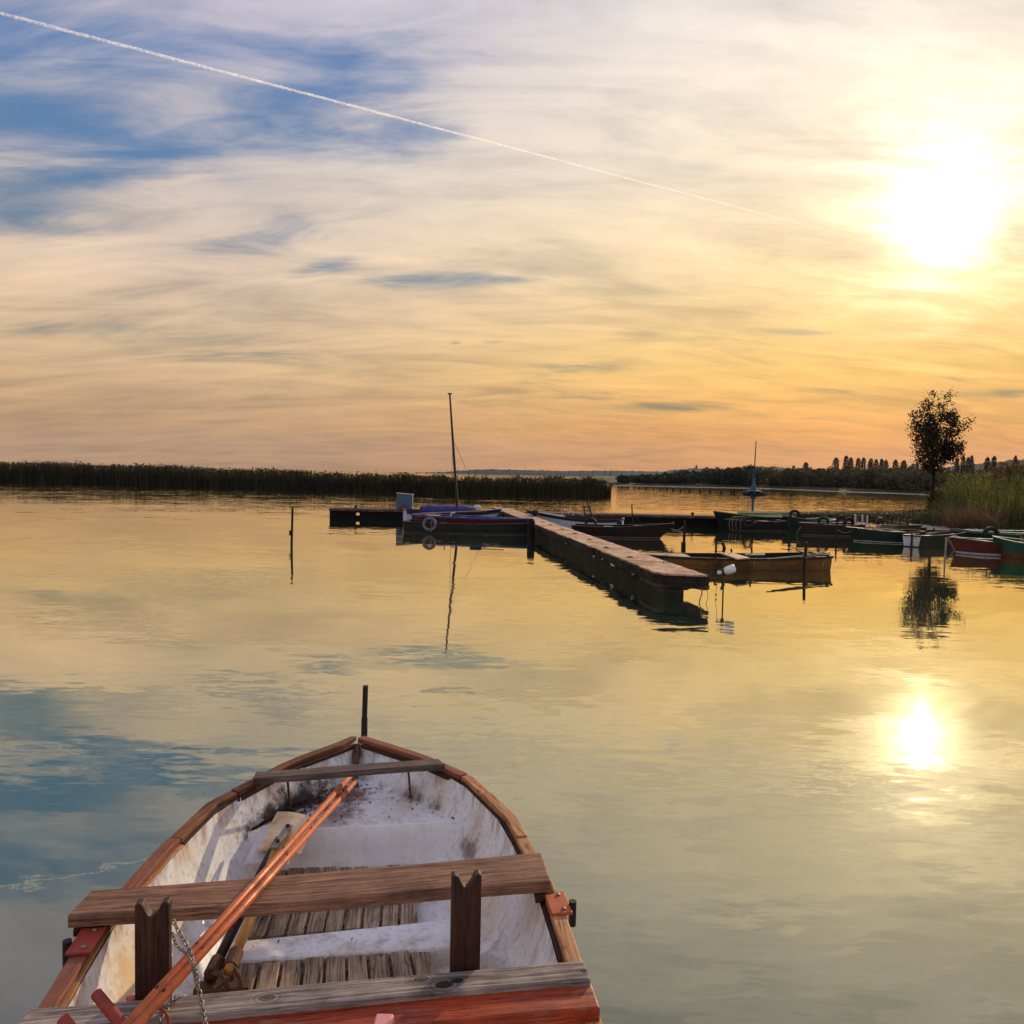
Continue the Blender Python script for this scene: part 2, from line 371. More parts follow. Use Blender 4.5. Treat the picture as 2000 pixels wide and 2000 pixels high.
# ------------------------------------------------------------------ materials for the moored boats and the rowing boat
M_GREYWOOD = wood('weathered_grey_wood', lin(54, 44, 42), lin(190, 172, 160), .7, 20, var=.12)
M_BROWNWOOD = wood('weathered_brown_wood', lin(52, 28, 20), lin(182, 132, 102), .65, 22, var=.1)
M_REDWOOD = wood('red_stained_wood', lin(84, 22, 10), lin(196, 78, 34), .45, 16, wear=lin(150, 92, 64), wear_amt=.12, var=.1)
M_DARKWOOD = wood('dark_brown_wood', lin(22, 11, 9), lin(86, 48, 38), .5, 16, var=.15, knots=False)
M_OLDDARK = wood('old_dark_wood', lin(44, 34, 30), lin(128, 108, 98), .75, 24, var=.15)
M_SLAT = wood('duckboard_wood', lin(60, 42, 34), lin(204, 174, 146), .8, 16, var=.2)
M_GUN_L = wood('gunwale_worn_paint', lin(104, 58, 42), lin(160, 98, 74), .6, 20, wear=lin(150, 84, 48), wear_amt=.1, var=.2, knots=False)
M_GUN_R = wood('gunwale_bare_wood', lin(140, 88, 52), lin(212, 154, 100), .65, 24, wear=lin(120, 66, 40), wear_amt=.05, var=.25, knots=False)
M_GUN_F = wood('dark_orange_rim_wood', lin(60, 32, 18), lin(150, 92, 54), .65, 22, var=.15, knots=False)
M_DARKTRIM = wood('dark_trim_wood', lin(30, 20, 16), lin(92, 60, 44), .75, 22, var=.15, knots=False)
M_COPPER = paint('copper_red_paint', lin(200, 100, 46), .42, lin(96, 36, 18), .7, 14., .0, .5, lin(150, 84, 56))
M_REDPAINT = paint('red_brown_paint', lin(156, 58, 42), .5, lin(84, 34, 24), .5, 9)
M_BRACKET_R = paint('orange_bracket_paint', lin(190, 92, 48), .55, lin(84, 40, 24), .6, 14)
M_STEEL = paint('worn_steel', lin(150, 140, 128), .42, lin(74, 50, 34), .55, 14, .7)
M_RUST = paint('rusty_iron', lin(104, 70, 52), .75, lin(40, 26, 20), .7, 14, .2)
M_BLACKMETAL = paint('black_metal', lin(30, 28, 28), .5, lin(50, 36, 28), .5, 9, .2)
M_BLADE_TAN = paint('stained_ply', lin(224, 198, 162), .6, lin(150, 96, 56), .75, 9)
M_BLADE_WHITE = paint('chalky_white_blade', lin(206, 200, 206), .55, lin(120, 100, 96), .4, 7)
M_BRASS = paint('golden_varnish', lin(190, 140, 70), .35, lin(90, 60, 34), .5, 8, .2)
M_PINK = paint('pale_pink_paint', lin(226, 150, 146), .5, lin(170, 90, 80), .3, 6)

def fibreglass(name, stains, gr=1.):
    """white moulded fibreglass; stains = (x, y, z, radius, colour, strength) patches of dirt that stay where they are"""
    m, g, out = newmat(name)
    p = g.coords()
    n1 = g.noise(p, 3.2, 8, .62); n2 = g.noise(g.map(p, (1, 1, .3)), 11., 6, .62); n3 = g.noise(p, 42., 4, .65)
    c = g.mix(g.ss(n1, .44, .70), lin(240, 239, 240), lin(222, 208, 188))
    c = g.mix(g.m('MULTIPLY', g.ss(n2, .48, .72), .55*gr), c, lin(150, 134, 116))
    c = g.mix(g.m('MULTIPLY', g.ss(n3, .50, .70), .40*gr), c, lin(132, 122, 112))
    for (x, y, z, r, col, st) in stains:
        d = g.vm('LENGTH', g.vm('MULTIPLY', g.vm('SUBTRACT', p, (x, y, z)), (1, 1, 1.6)))
        w = g.m('MULTIPLY', g.ss(g.m('ADD', g.m('DIVIDE', d, r), g.m('MULTIPLY', g.m('SUBTRACT', g.noise(p, 17., 8, .72), .5), 2.2)), .25, 1.0, 1., 0.), st)
        c = g.mix(w, c, col)
    zr = g.sep(g.pos())[2]
    drip = g.noise(g.map(p, (14, 14, 1.4)), 1.2, 5, .65)
    c = g.mix(g.m('MULTIPLY', g.m('MULTIPLY', g.ss(g.m('ADD', zr, g.m('MULTIPLY', drip, .22)), .47, .60), g.ss(drip, .42, .62)), .75*gr), c, lin(148, 92, 54))
    sp = g.ss(g.vor(g.vm('ADD', p, g.vm('SCALE', g.noise(p, 30., 2, .5, 0, True))), 19.), .0, .10, 1., 0.)
    sp = g.m('MULTIPLY', sp, g.ss(g.noise(p, 4., 3, .5), .5, .62))
    c = g.mix(g.m('MULTIPLY', sp, .8), c, lin(58, 44, 38))
    nrm = g.bump(g.m('ADD', n1, g.m('MULTIPLY', n3, .25)), .22, .012)
    principled(g, out, c, g.ss(n1, .3, .7, .28, .5), normal=nrm, spec=.45); return m

# ------------------------------------------------------------------ the rowing boat in front
GZ = .46
BO = at(697, 1442, GZ); BO.z = 0
BA = Vector((.160, -.987, 0)); BB = Vector((.987, .160, 0))         # towards the stern, towards starboard
def sw(u, v, z=GZ):
    p = at(u, v, z)-BO; return p.dot(BA), p.dot(BB)
def bp(s, w, z): return BO + BA*s + BB*w + Vector((0, 0, z))
Lpx = [(688, 1445), (565, 1490), (406, 1573), (308, 1667), (250, 1731), (170, 1825), (87, 1963)]
Rpx = [(706, 1441), (826, 1479), (922, 1521), (1007, 1602), (1040, 1664), (1080, 1735), (1130, 1876), (1165, 1990)]
Lsw = [sw(*p) for p in Lpx]; Rsw = [sw(*p) for p in Rpx]
print('L', [(round(a, 2), round(b, 2)) for a, b in Lsw]); print('R', [(round(a, 2), round(b, 2)) for a, b in Rsw])
def interp(t, s): return float(np.interp(s, [q[0] for q in t], [q[1] for q in t]))
S_END = 3.95
Lsw += [(2.75, Lsw[-1][1]+.01), (3.3, Lsw[-1][1]+.07), (S_END, Lsw[-1][1]+.18)]
Rsw += [(2.85, Rsw[-1][1]-.01), (3.3, Rsw[-1][1]-.06), (S_END, Rsw[-1][1]-.17)]
row = thing('rowing_boat', 'old white fibreglass rowing boat with orange brown wooden rims moored in the foreground', 'rowing boat', tuple(bp(1.9, 0, 0)), math.atan2(BB.y, BB.x))
ST = [.0, .06, .15, .28, .42, .56, .72, .9, 1.1, 1.3, 1.5, 1.75, 2.0, 2.3, 2.6, 2.95, 3.3, 3.65, S_END]
DECK_Z, FLOOR_Z, S_DECK = .285, .06, .0
s1, w1 = sw(462, 1628, DECK_Z); s2, w2 = sw(882, 1604, DECK_Z); S_DECK = (s1+s2)/2
print('deck', s1, w1, s2, w2)
s_ap = sw(694, 1528, DECK_Z)[0]; print('deck apex', s_ap)
def halfw(s, side):
    w = interp(Rsw if side > 0 else Lsw, s)
    return w if side < 0 else w
def wall_profile(s, side, inset, bottom):
    """points from the gunwale down to the floor at station s"""
    w = halfw(s, side); g_ = abs(w)
    rake = max(0., 1-s/.9)
    pts = []
    for t in (0, .12, .3, .5, .7, .85, .94, 1.):
        z = GZ-.012 + (bottom-(GZ-.012))*t
        k = .17*(t**1.5)+.10*max(0, t-.7)/.3*min(1, s/1.0)
        ww = max(.004, (g_-inset)*(1-.0*t) - k*min(1., .25+g_))
        pts.append((ww*side, z, rake*.22*t))
    return pts
# inner shell
def shell(inset, bottom, outer=False):
    mb = MB(); rings = []
    for s in ST:
        l = wall_profile(s, -1, inset, bottom); r = wall_profile(s, 1, inset, bottom)
        ring = [bp(s+q[2], q[0], q[1]) for q in l] + [bp(s+l[-1][2], l[-1][0]*.5+r[-1][0]*.5, bottom-.015)] + [bp(s+q[2], q[0], q[1]) for q in r[::-1]]
        rings.append(ring)
    mb.loft(rings, False)
    return mb, rings
def local_c(s, w, z):
    return bp(s, w, z)
dirt = [(*bp(.42, -.24, DECK_Z), .22, lin(44, 26, 20), .97), (*bp(.55, -.38, DECK_Z), .21, lin(36, 22, 16), .97), (*bp(.67, -.55, DECK_Z), .18, lin(40, 24, 18), .95), (*bp(.36, -.02, DECK_Z), .17, lin(104, 54, 30), .9), (*bp(.55, -.08, DECK_Z), .16, lin(96, 58, 42), .7),
        (*bp(.05, 0, .40), .10, lin(150, 84, 38), .85), (*bp(.66, -.1, DECK_Z), .14, lin(116, 84, 66), .5), (*bp(.78, -.62, .33), .15, lin(200, 158, 100), .7),
        (*bp(.95, .54, .24), .12, lin(110, 84, 62), .8), (*bp(1.15, .56, .14), .13, lin(140, 112, 84), .6), (*bp(1.7, .52, .14), .16, lin(120, 96, 74), .55), (*bp(2.1, .54, .08), .15, lin(92, 78, 58), .75), (*bp(1.9, .55, .10), .12, lin(100, 84, 62), .7),
        (*bp(1.75, -.70, .25), .26, lin(222, 180, 116), .7), (*bp(2.0, -.66, .18), .24, lin(214, 184, 140), .6), (*bp(1.1, -.6, .1), .15, lin(150, 122, 92), .7), (*bp(.40, .33, .29), .12, lin(96, 72, 50), .8), (*bp(.55, .45, .29), .10, lin(96, 70, 50), .8), (*bp(.25, -.2, .30), .12, lin(96, 70, 50), .7), (*bp(.45, -.42, .34), .10, lin(90, 62, 44), .7)]
M_FIB = fibreglass('white_fibreglass', dirt)
mb, _ = shell(.062, FLOOR_Z)
hull_in = obj('inner_hull', mb, M_FIB, row, smooth=True)
# outer shell and transom
mb = MB(); rings = []
for s in ST:
    ring = []
    for side in (-1, 1):
        w = abs(halfw(s, side)); rake = max(0., 1-s/.9)
        col = [bp(s+rake*.26*t, side*max(.002, (w-.012)*(1-.06*t)-.14*t*t*min(1, .2+w)), GZ-.01-.56*t) for t in (0, .25, .5, .75, 1)]
        ring += col if side < 0 else col[::-1]
    rings.append(ring)
mb.loft(rings, False); n = len(rings[0]); mb.add(rings[-1], [tuple(range(n))])
tag(obj('outer_hull', mb, paint('dull_white_hull', lin(206, 204, 200), .45, lin(120, 110, 96), .5, 4), row, smooth=False), )
# stem post inside the bow
mb = MB().beam(bp(.05, 0, GZ-.02), bp(.27, 0, DECK_Z+.0), .035, .03)
obj('stem_post', mb, M_RUST, row, bevel=.006)
# gunwale boards: straight lengths butted end to end
def board(mb_or_none, s0, s1, side, wid, z0, z1, name, mat, out=.0):
    n = 7; top = []
    pts = []
    for i in range(n+1):
        s = s0+(s1-s0)*i/n; w = abs(halfw(s, side)); e = .004
        d = (abs(halfw(s+e, side))-abs(halfw(max(0, s-e), side)))/(s+e-max(0, s-e))
        t = Vector((1, d)).normalized(); nn = Vector((t.y, -t.x))      # inward normal in (s, |w|)
        pts.append(((s-nn.x*out, w-nn.y*out), (s+nn.x*wid, max(.0, w+nn.y*wid))))
    a = bp(pts[0][0][0], side*pts[0][0][1], z1); b = bp(pts[-1][0][0], side*pts[-1][0][1], z1)
    M = bar_frame(a, b); Mi = M.inverted(); mb = MB(); rings = []
    for (o_, i_) in pts:
        rings.append([Mi @ bp(o_[0], side*o_[1], z0), Mi @ bp(o_[0], side*o_[1], z1), Mi @ bp(i_[0], side*i_[1], z1), Mi @ bp(i_[0], side*i_[1], z0)])
    mb.loft(rings, True, True)
    return obj(name, mb, mat, row, M=M, bevel=.005)
for side, brk, mats in ((-1, [.0, .70, 1.16, 1.62, 2.62, 3.9], [M_GUN_F, M_GUN_F, M_GUN_L, M_GUN_L, M_GUN_L]), (1, [.0, .62, .86, 1.32, 1.75, 3.9], [M_GUN_L, M_GUN_R, M_GUN_R, M_GUN_R, M_GUN_R])):
    for i in range(len(brk)-1):
        board(None, brk[i]+.004, brk[i+1]-.002, side, .043, GZ-.012, GZ+(.012 if i % 2 else .016), 'gunwale_board', mats[i], .008)
        board(None, brk[i]+.003+.03*(i == 0), brk[i+1]-.001, side, .058, GZ-.032, GZ-.010, 'gunwale_liner', M_DARKTRIM if side > 0 or i < 2 else M_GUN_R, -.030)
# bow deck with the upright white riser
def deckw(s, side, z): 
    w = abs(halfw(s, side)); t = (GZ-.012-z)/(GZ-.012-FLOOR_Z)
    return (w-.062)-(.17*t**1.5+.1*max(0, t-.7)/.3*min(1, s))*min(1, .25+w)+.01
mb = MB(); rows = []
sd = [s_ap*.0+.16+(S_DECK-.16)*i/10 for i in range(11)]
for s in sd:
    wl, wr = deckw(s, -1, DECK_Z), deckw(s, 1, DECK_Z)
    rows.append([bp(s, -wl+(wl+wr)*k/8, DECK_Z+.004*math.sin(k*2.1+s*9)) for k in range(9)])
e_ = rows[-1]
mb.loft(rows, False)
obj('bow_deck', mb, M_FIB, row, smooth=True)
rows = [e_, [p+BA*.006-Vector((0, 0, .003)) for p in e_], [p+BA*.012-Vector((0, 0, .012)) for p in e_], [p+BA*.025-Vector((0, 0, .10)) for p in e_], [p+BA*.04-Vector((0, 0, DECK_Z-FLOOR_Z-.025)) for p in e_], [p+BA*.06-Vector((0, 0, DECK_Z-FLOOR_Z-.008)) for p in e_], [p+BA*.10-Vector((0, 0, DECK_Z-FLOOR_Z+.005)) for p in e_]]
M_RISER = fibreglass('clean_white_fibreglass', [(*bp(S_DECK+.05, .1*k, FLOOR_Z+.0), .07, lin(96, 74, 56), .7) for k in range(-5, 6, 2)], .25)
obj('locker_front', MB().loft(rows, False), M_RISER, row, smooth=True)
obj('locker_lip', MB().tube([p-Vector((0, 0, .006)) for p in e_], .0085, 8), M_RISER, row, smooth=True)
# cross rib on the floor
ra, rb_ = at(450, 1862, .13), at(882, 1806, .13)
def planform(name, quad, z, thick, mat, parent=row, bevel=.005, nseg=10, wob=.0, label=None, px=True):
    """a plank given by its four top corners (far-left, far-right, near-right, near-left)"""
    P = [at(u, v, z) for u, v in quad] if px else [Vector(q) for q in quad]
    a, b = (P[0]+P[3])/2, (P[1]+P[2])/2
    M = bar_frame(a, b); Mi = M.inverted(); mb = MB(); rings = []
    for i in range(nseg+1):
        t = i/nseg; f_ = P[0].lerp(P[1], t); n_ = P[3].lerp(P[2], t)
        w_ = Vector((0, 0, wob*math.sin(t*5.3+P[0].x*7))); d = Vector((0, 0, -thick))
        j = (n_-f_).normalized()*wob*.8*math.sin(t*9+1)
        rings.append([Mi @ (f_+w_+j), Mi @ (n_+w_-j*.7), Mi @ (n_+d+w_-j*.7), Mi @ (f_+d+w_+j)])
    mb.loft(rings, True, True)
    o = obj(name, mb, mat, parent, M=M, bevel=bevel)
    if label: o['label'] = label
    return o
planform('floor_rib', [(452, 1838), (894, 1792), (905, 1848), (440, 1878)], .135, .09, M_FIB, bevel=.012)
# duckboards
def duckboard(quad, z, n, name, label):
    P = [at(u, v, z) for u, v in quad]; a, b = (P[0]+P[1])/2, (P[3]+P[2])/2
    M = bar_frame(a, b); Mi = M.inverted(); mb = MB()
    rr = random.Random(n)
    for i in range(n):
        t0 = (i+.07)/n; t1 = (i+.93)/n; h = rr.uniform(-.003, .003); e0, e1 = rr.uniform(-.012, .012), rr.uniform(-.012, .012)
        q = [P[0].lerp(P[1], t0), P[0].lerp(P[1], t1), P[3].lerp(P[2], t1), P[3].lerp(P[2], t0)]
        ax = (q[3]-q[0]).normalized()
        q = [q[0]+ax*e0, q[1]+ax*e0, q[2]+ax*e1, q[3]+ax*e1]
        up = Vector((0, 0, h)); dn = Vector((0, 0, -.018))
        mb.hexa([Mi @ (p+up) for p in q], [Mi @ (p+up+dn) for p in q])
    for t in (.22, .8):
        l, r = P[0].lerp(P[3], t), P[1].lerp(P[2], t)
        mb.beam(Mi @ (l-Vector((0, 0, .03))), Mi @ (r-Vector((0, 0, .03))), .05, .02)
    o = obj(name, mb, M_SLAT, row, M=M, bevel=.003); o['label'] = label
duckboard([(530, 1700), (815, 1688), (815, 1803), (480, 1833)], .115, 9, 'duckboard', 'slatted grey brown floor grating under the middle plank')
duckboard([(425, 1878), (837, 1843), (862, 1935), (385, 1985)], .125, 10, 'duckboard', 'paler slatted floor grating behind the near plank')
# small bow plank with its two rods
planform('bow_plank', [(500, 1506), (856, 1482), (870, 1493), (494, 1519)], GZ+.05, .032, M_OLDDARK, bevel=.004, wob=.003, label='narrow dark plank across the bow')
for (u, v, v2) in ((561, 1516, 1573), (797, 1500, 1558)):
    t = at(u, v, GZ+.02); bsp = at(u+5, v2, DECK_Z+.01)
    mb = MB().tube([t, bsp], .006, 8).lathe([(.012, 0), (.014, .006), (.008, .012)], bsp, 8)
    obj('support_rod', mb, M_RUST, row)
# thwart planks
planform('thwart', [(180, 1738), (1058, 1666), (1076, 1722), (130, 1790)], GZ+.075, .045, M_BROWNWOOD, bevel=.006, nseg=24, wob=.004, label='long brown plank laid across the middle')
KP = [(868, 1925, .015, .95), (893, 1917, .011, .9), (822, 1914, .012, .55), (521, 1948, .014, .55), (1142, 1897, .010, .8), (300, 1968, .010, .4)]
M_GREYWOOD2 = wood('knotty_grey_wood', lin(54, 44, 42), lin(190, 172, 160), .7, 20, var=.05, kpos=[(*at(u, v, GZ+.075), r_, k_) for u, v, r_, k_ in KP], kdir=BB)
planform('thwart', [(61, 1967), (1141, 1876), (1154, 1913), (20, 2013)], GZ+.075, .05, M_GREYWOOD2, bevel=.006, nseg=24, wob=.003, label='grey weathered plank with knots across the near end')
planform('thwart', [(40, 2016), (1156, 1920), (1173, 1968), (-20, 2085)], GZ+.055, .055, M_REDWOOD, bevel=.007, nseg=24, wob=.003, label='red stained plank along the bottom edge')
planform('thwart_batten', [(150, 1792), (232, 1760), (240, 1786), (142, 1816)], GZ+.028, .028, M_DARKTRIM)
planform('thwart_batten', [(1040, 1716), (1074, 1712), (1084, 1744), (1046, 1750)], GZ+.028, .03, M_DARKTRIM)
planform('thwart_batten', [(1100, 1960), (1160, 1954), (1166, 2000), (1106, 2010)], GZ-.002, .04, M_DARKTRIM)
planform('floor_block', [(246, 1945), (276, 1938), (280, 1952), (246, 1958)], GZ+.03, .03, M_REDPAINT)
b = at(735, 2000, GZ+.056); mb = MB().box(b+Vector((.022, -.06, .012)), (.048, .14, .024))
obj('handle_block', mb, M_PINK, row, bevel=.005)
# posts with a curved notch in the top
def notched(u0, u1, vb, vt, off):
    uc = (u0+u1)/2; pb = at(uc, vb, GZ+.075)+BA*(-off); d = pb.y
    l = aty(u0, vt, d); r = aty(u1, vt, d); wd = (r-l).length; ztop = (l.z+r.z)/2
    M = Matrix((-BA*1.0, Vector((0, 0, 1)), BB)); 
    xs = Vector((0, 0, 1)); yb = BB; zb = xs.cross(yb)
    M = Matrix((xs, yb, zb)).transposed().to_4x4(); M.translation = Vector(((l.x+r.x)/2, d, .0))
    z0 = FLOOR_Z+.02; pr = []
    N = 24
    for i in range(N+1):
        t = -1+2*i/N; a = abs(t)
        h = ztop-.042*math.cos(a/.60*math.pi/2)**1.1 if a < .60 else ztop-.004*((a-.80)/.20)**2
        pr.append((t*wd/2, h))
    prof = [(-wd/2, z0)]+pr+[(wd/2, z0)]
    fr = [Vector((h, y, .016)) for y, h in prof]; bk = [Vector((h, y, -.016)) for y, h in prof]
    mb = MB(); n = len(prof)
    for i in range(n):
        j = (i+1) % n; mb.add([fr[i], fr[j], bk[j], bk[i]], [(0, 1, 2, 3)])
    for i in range(n-1):
        pass
    cols = range(1, n-2)
    for S_ in (fr, bk):
        for i in cols: mb.add([S_[i], S_[i+1], Vector((z0, S_[i+1].y, S_[i].z)), Vector((z0, S_[i].y, S_[i].z))], [(0, 1, 2, 3)])
    o = obj('notched_post', mb, M_DARKWOOD, row, M=M)
    bm = bmesh.new(); bm.from_mesh(o.data); bmesh.ops.remove_doubles(bm, verts=bm.verts, dist=1e-5); bmesh.ops.recalc_face_normals(bm, faces=bm.faces); bm.to_mesh(o.data); bm.free()
    b = o.modifiers.new('edge', 'BEVEL'); b.width = .0025; b.segments = 2; b.limit_method = 'ANGLE'
notched(268, 331, 1948, 1758, .03); notched(882, 940, 1896, 1704, .03)
# rowlock brackets on both rims
def rowlock(u, v, side, mat):
    c = at(u, v, GZ+.02); M = bar_frame(c-BA*.1, c+BA*.1); M.translation = c
    mb = MB().box((0, 0, 0), (.135, .075, .012)); rl = obj('rowlock', mb, mat, row, M=M, bevel=.003)
    for bx in (-.045, .045): obj('bolt', MB().lathe([(.008, 0), (.008, .004), (.003, .007)], (bx, .01, .006), 8), M_STEEL, rl, M=M)
    q = c + BB*side*.048 + BA*.02
    obj('pin_tube', MB().tube([q+Vector((0, 0, -.07)), q+Vector((0, 0, .018))], .0135, 14), M_BLACKMETAL, rl, smooth=False)
rowlock(168, 1838, -1, M_REDPAINT); rowlock(1090, 1765, 1, M_BRACKET_R)
# ------------------------------------------------------------------ things lying in the boat
def on_line(a, b, t): return a.lerp(b, t)
def metal_pole(u0, v0, z0, u1, v1, z1, label):
    a, b = at(u0, v0, z0), at(u1, v1, z1); b2 = b+(b-a)*.18
    M = bar_frame(a, b2); Mi = M.inverted(); L = (b2-a).length
    t = thing('long_pole', label, 'pole', tuple(a), 0, 'copper red poles laid along the rowing boat')
    mb = MB().tube([(-L/2+.04, 0, 0), (L/2, 0, 0)], .0128, 16); obj('shaft', mb, M_COPPER, t, smooth=True, M=M)
    mb = MB().tube([(-L/2, 0, 0), (-L/2+.12, 0, 0)], .0122, 14); obj('worn_tip', mb, M_RUST, t, smooth=True, M=M)
    for q in (.3, .42, .71, .8): obj('split_pin', MB().box((-L/2+L*q, 0, .013), (.012, .004, .006)), M_BLACKMETAL, t, M=M)
ZN = GZ+.075+.018
metal_pole(689, 1511, .41, 257, 1993, ZN+.095, 'left one of the two long copper red poles, tip in the bow')
metal_pole(695, 1526, .40, 272, 1998, ZN+.090, 'right one of the two long copper red poles, tip in the bow')
for (u0, v0, u1, v1, lab) in ((188, 1941, 262, 2030, 'short dark red tube end beside the poles on the grey plank'), (122, 1989, 170, 2050, 'dark red tube end cut by the bottom left picture edge')):
    a, b = at(u0, v0, ZN+.05), at(u1, v1, ZN+.0)
    tag(obj('tube_handle', MB().tube([a, b+(b-a)*.6], .0145, 16), M_REDPAINT, smooth=False), lab, 'tube')
# oars with flat blades
def oar(quad, z, shaft, zs, mat, smat, label, thick=.012, clampb=True):
    P = [at(u, v, z_) for (u, v), z_ in zip(quad, z)]
    t = thing('oar', label, 'oar', tuple(P[3]), 0, 'oars lying inside the rowing boat')
    mid0, mid1 = (P[0]+P[1])/2, (P[2]+P[3])/2
    M = bar_frame(mid1, mid0); Mi = M.inverted(); mb = MB(); rings = []
    for i in range(7):
        k = i/6; l, r = P[0].lerp(P[3], k), P[1].lerp(P[2], k); ring_t = []; ring_b = []
        for j in range(7):
            q = l.lerp(r, j/6); sag = Vector((0, 0, .012*(1-(j/3-1)**2)))
            ring_t.append(Mi @ (q+sag)); ring_b.append(Mi @ (q+sag-Vector((0, 0, thick))))
        rings.append(ring_t+ring_b[::-1])
    mb.loft(rings, True, True); obj('blade', mb, mat, t, M=M, bevel=.003)
    S = [at(u, v, z_) for (u, v), z_ in zip(shaft, zs)]
    M = bar_frame(S[0], S[-1]); Mi = M.inverted()
    obj('shaft', MB().tube([Mi @ p for p in S], .019, 14), smat, t, M=M, smooth=True)
    a = S[0]; b = S[1]; d = (b-a).normalized()
    if clampb:
        pl = MB().beam(a-d*.02+Vector((0, 0, .012)), a+d*.16+Vector((0, 0, .02)), .034, .012)
        o = obj('blade_clamp', pl, M_STEEL, t, bevel=.005)
        for q in (a+Vector((0, 0, .018)), a+d*.12+Vector((0, 0, .024))): obj('bolt', MB().lathe([(.008, 0), (.008, .01)], q, 8), M_BLACKMETAL, o)
    e = S[-1]; f = S[-2]; d = (f-e).normalized()
    obj('collar', MB().tube([e+d*.02, e+d*.09], .027, 14), M_RUST, t)
oar([(512, 1612), (590, 1612), (562, 1688), (476, 1688)], [.325, .325, .255, .255], [(545, 1640), (517, 1690), (471, 1785), (408, 1912)], [.33, .29, .215, .17], M_BLADE_WHITE, M_DARKWOOD, 'oar with chalky white blade and dark shaft, under the tan oar', clampb=False)
oar([(541, 1585), (612, 1597), (589, 1668), (502, 1658)], [.36, .36, .31, .31], [(562, 1622), (540, 1658), (500, 1765), (446, 1898)], [.365, .345, .25, .19], M_BLADE_TAN, M_BRASS, 'oar with stained tan blade and golden shaft, lying on the white one')
# rusty fitting where the oar ends lie
c = at(430, 1918, .16)
mb = MB().torus(c, (.5, .9, .2), .036, .010, 18, 8).torus(c+Vector((.05, .02, 0)), (.7, .7, .1), .034, .009, 18, 8).beam(c+Vector((-.09, 0, -.03)), c+Vector((.10, .02, -.03)), .05, .03)
tag(obj('oar_fitting', mb, M_RUST, bevel=.002), 'rusty ring fitting at the lower ends of the two oars', 'metal fitting')
# chain
def chain(pts, name, label, pitch=.0135, wire=.0021):
    pts = [Vector(p) for p in pts]
    fine = []
    for i in range(len(pts)-1):
        p0 = pts[max(0, i-1)]; p1 = pts[i]; p2 = pts[i+1]; p3 = pts[min(len(pts)-1, i+2)]
        for k in range(12):
            t = k/12; fine.append(.5*((2*p1)+(p2-p0)*t+(2*p0-5*p1+4*p2-p3)*t*t+(3*p1-p0-3*p2+p3)*t**3))
    fine.append(pts[-1]); acc = [0]
    for a, b in zip(fine, fine[1:]): acc.append(acc[-1]+(b-a).length)
    mb = MB(); n = int(acc[-1]/pitch); j = 0
    for i in range(n):
        s = (i+.5)*pitch
        while j < len(acc)-2 and acc[j+1] < s: j += 1
        p = fine[j].lerp(fine[j+1], (s-acc[j])/max(1e-6, acc[j+1]-acc[j])); d = (fine[j+1]-fine[j]).normalized()
        side = d.cross(Vector((0, 0, 1)));
        if side.length < .1: side = d.cross(Vector((1, 0, 0)))
        side.normalize(); nn = d.cross(side); w = side if i % 2 else nn
        loop = []
        for k in range(10):
            a = 2*math.pi*k/10; loop.append(p+d*(math.cos(a)*pitch*.66)+w*(math.sin(a)*pitch*.36))
        loop.append(loop[0]); mb.tube(loop, wire, 5, False)
    return tag(obj(name, mb, M_STEEL, smooth=True), label, 'chain')
zc = ZN+.10
chain([at(337, 1797, .74), at(352, 1824, .70), at(368, 1852, .67), at(378, 1880, zc+.005), at(383, 1905, .60), at(388, 1930, .57), at(396, 1971, GZ+.08), at(401, 2000, GZ+.08), at(403, 2020, GZ+.08)], 'steel_chain', 'rusty chain looped over the copper poles and across the grey plank')
chain([at(337, 1822, .70), at(345, 1846, .67), at(365, 1864, .66), at(376, 1884, zc+.012), at(382, 1912, .56), at(385, 1932, .5)], 'steel_chain', 'thinner slack chain strand hanging beside the left notched post', .0105, .0018)
chain([at(345, 1944, GZ+.07), at(333, 1960, GZ+.08), at(322, 1976, GZ+.082), at(313, 1992, GZ+.08), at(318, 2012, GZ+.08)], 'steel_chain', 'short chain lying on the grey plank right of the poles')
tag(obj('wire_loop', MB().tube([at(312, 1970, GZ+.10), at(322, 1976, GZ+.12), at(329, 1988, GZ+.13), at(330, 2003, GZ+.1), at(325, 2020, GZ+.09)], .0042, 8), M_REDPAINT, smooth=True), 'thin red cable loop beside the poles at the bottom edge', 'cable')
# mooring tube standing in the water behind the bow
a = at(712, 1470, .3); base = Vector((at(711, 1441, .42).x, at(711, 1441, .42).y, 0))+Vector((-.0, .22, 0))
yb = base.y; top = aty(714, 1339, yb); midp = aty(712, 1402, yb); bot = Vector((midp.x-.005, yb, -.6))
tag(obj('mooring_tube', MB().tube([bot, midp], .0195, 14).tube([midp, top], .0165, 14), M_BLACKMETAL), 'black stepped metal tube standing in the water behind the bow', 'mooring post')

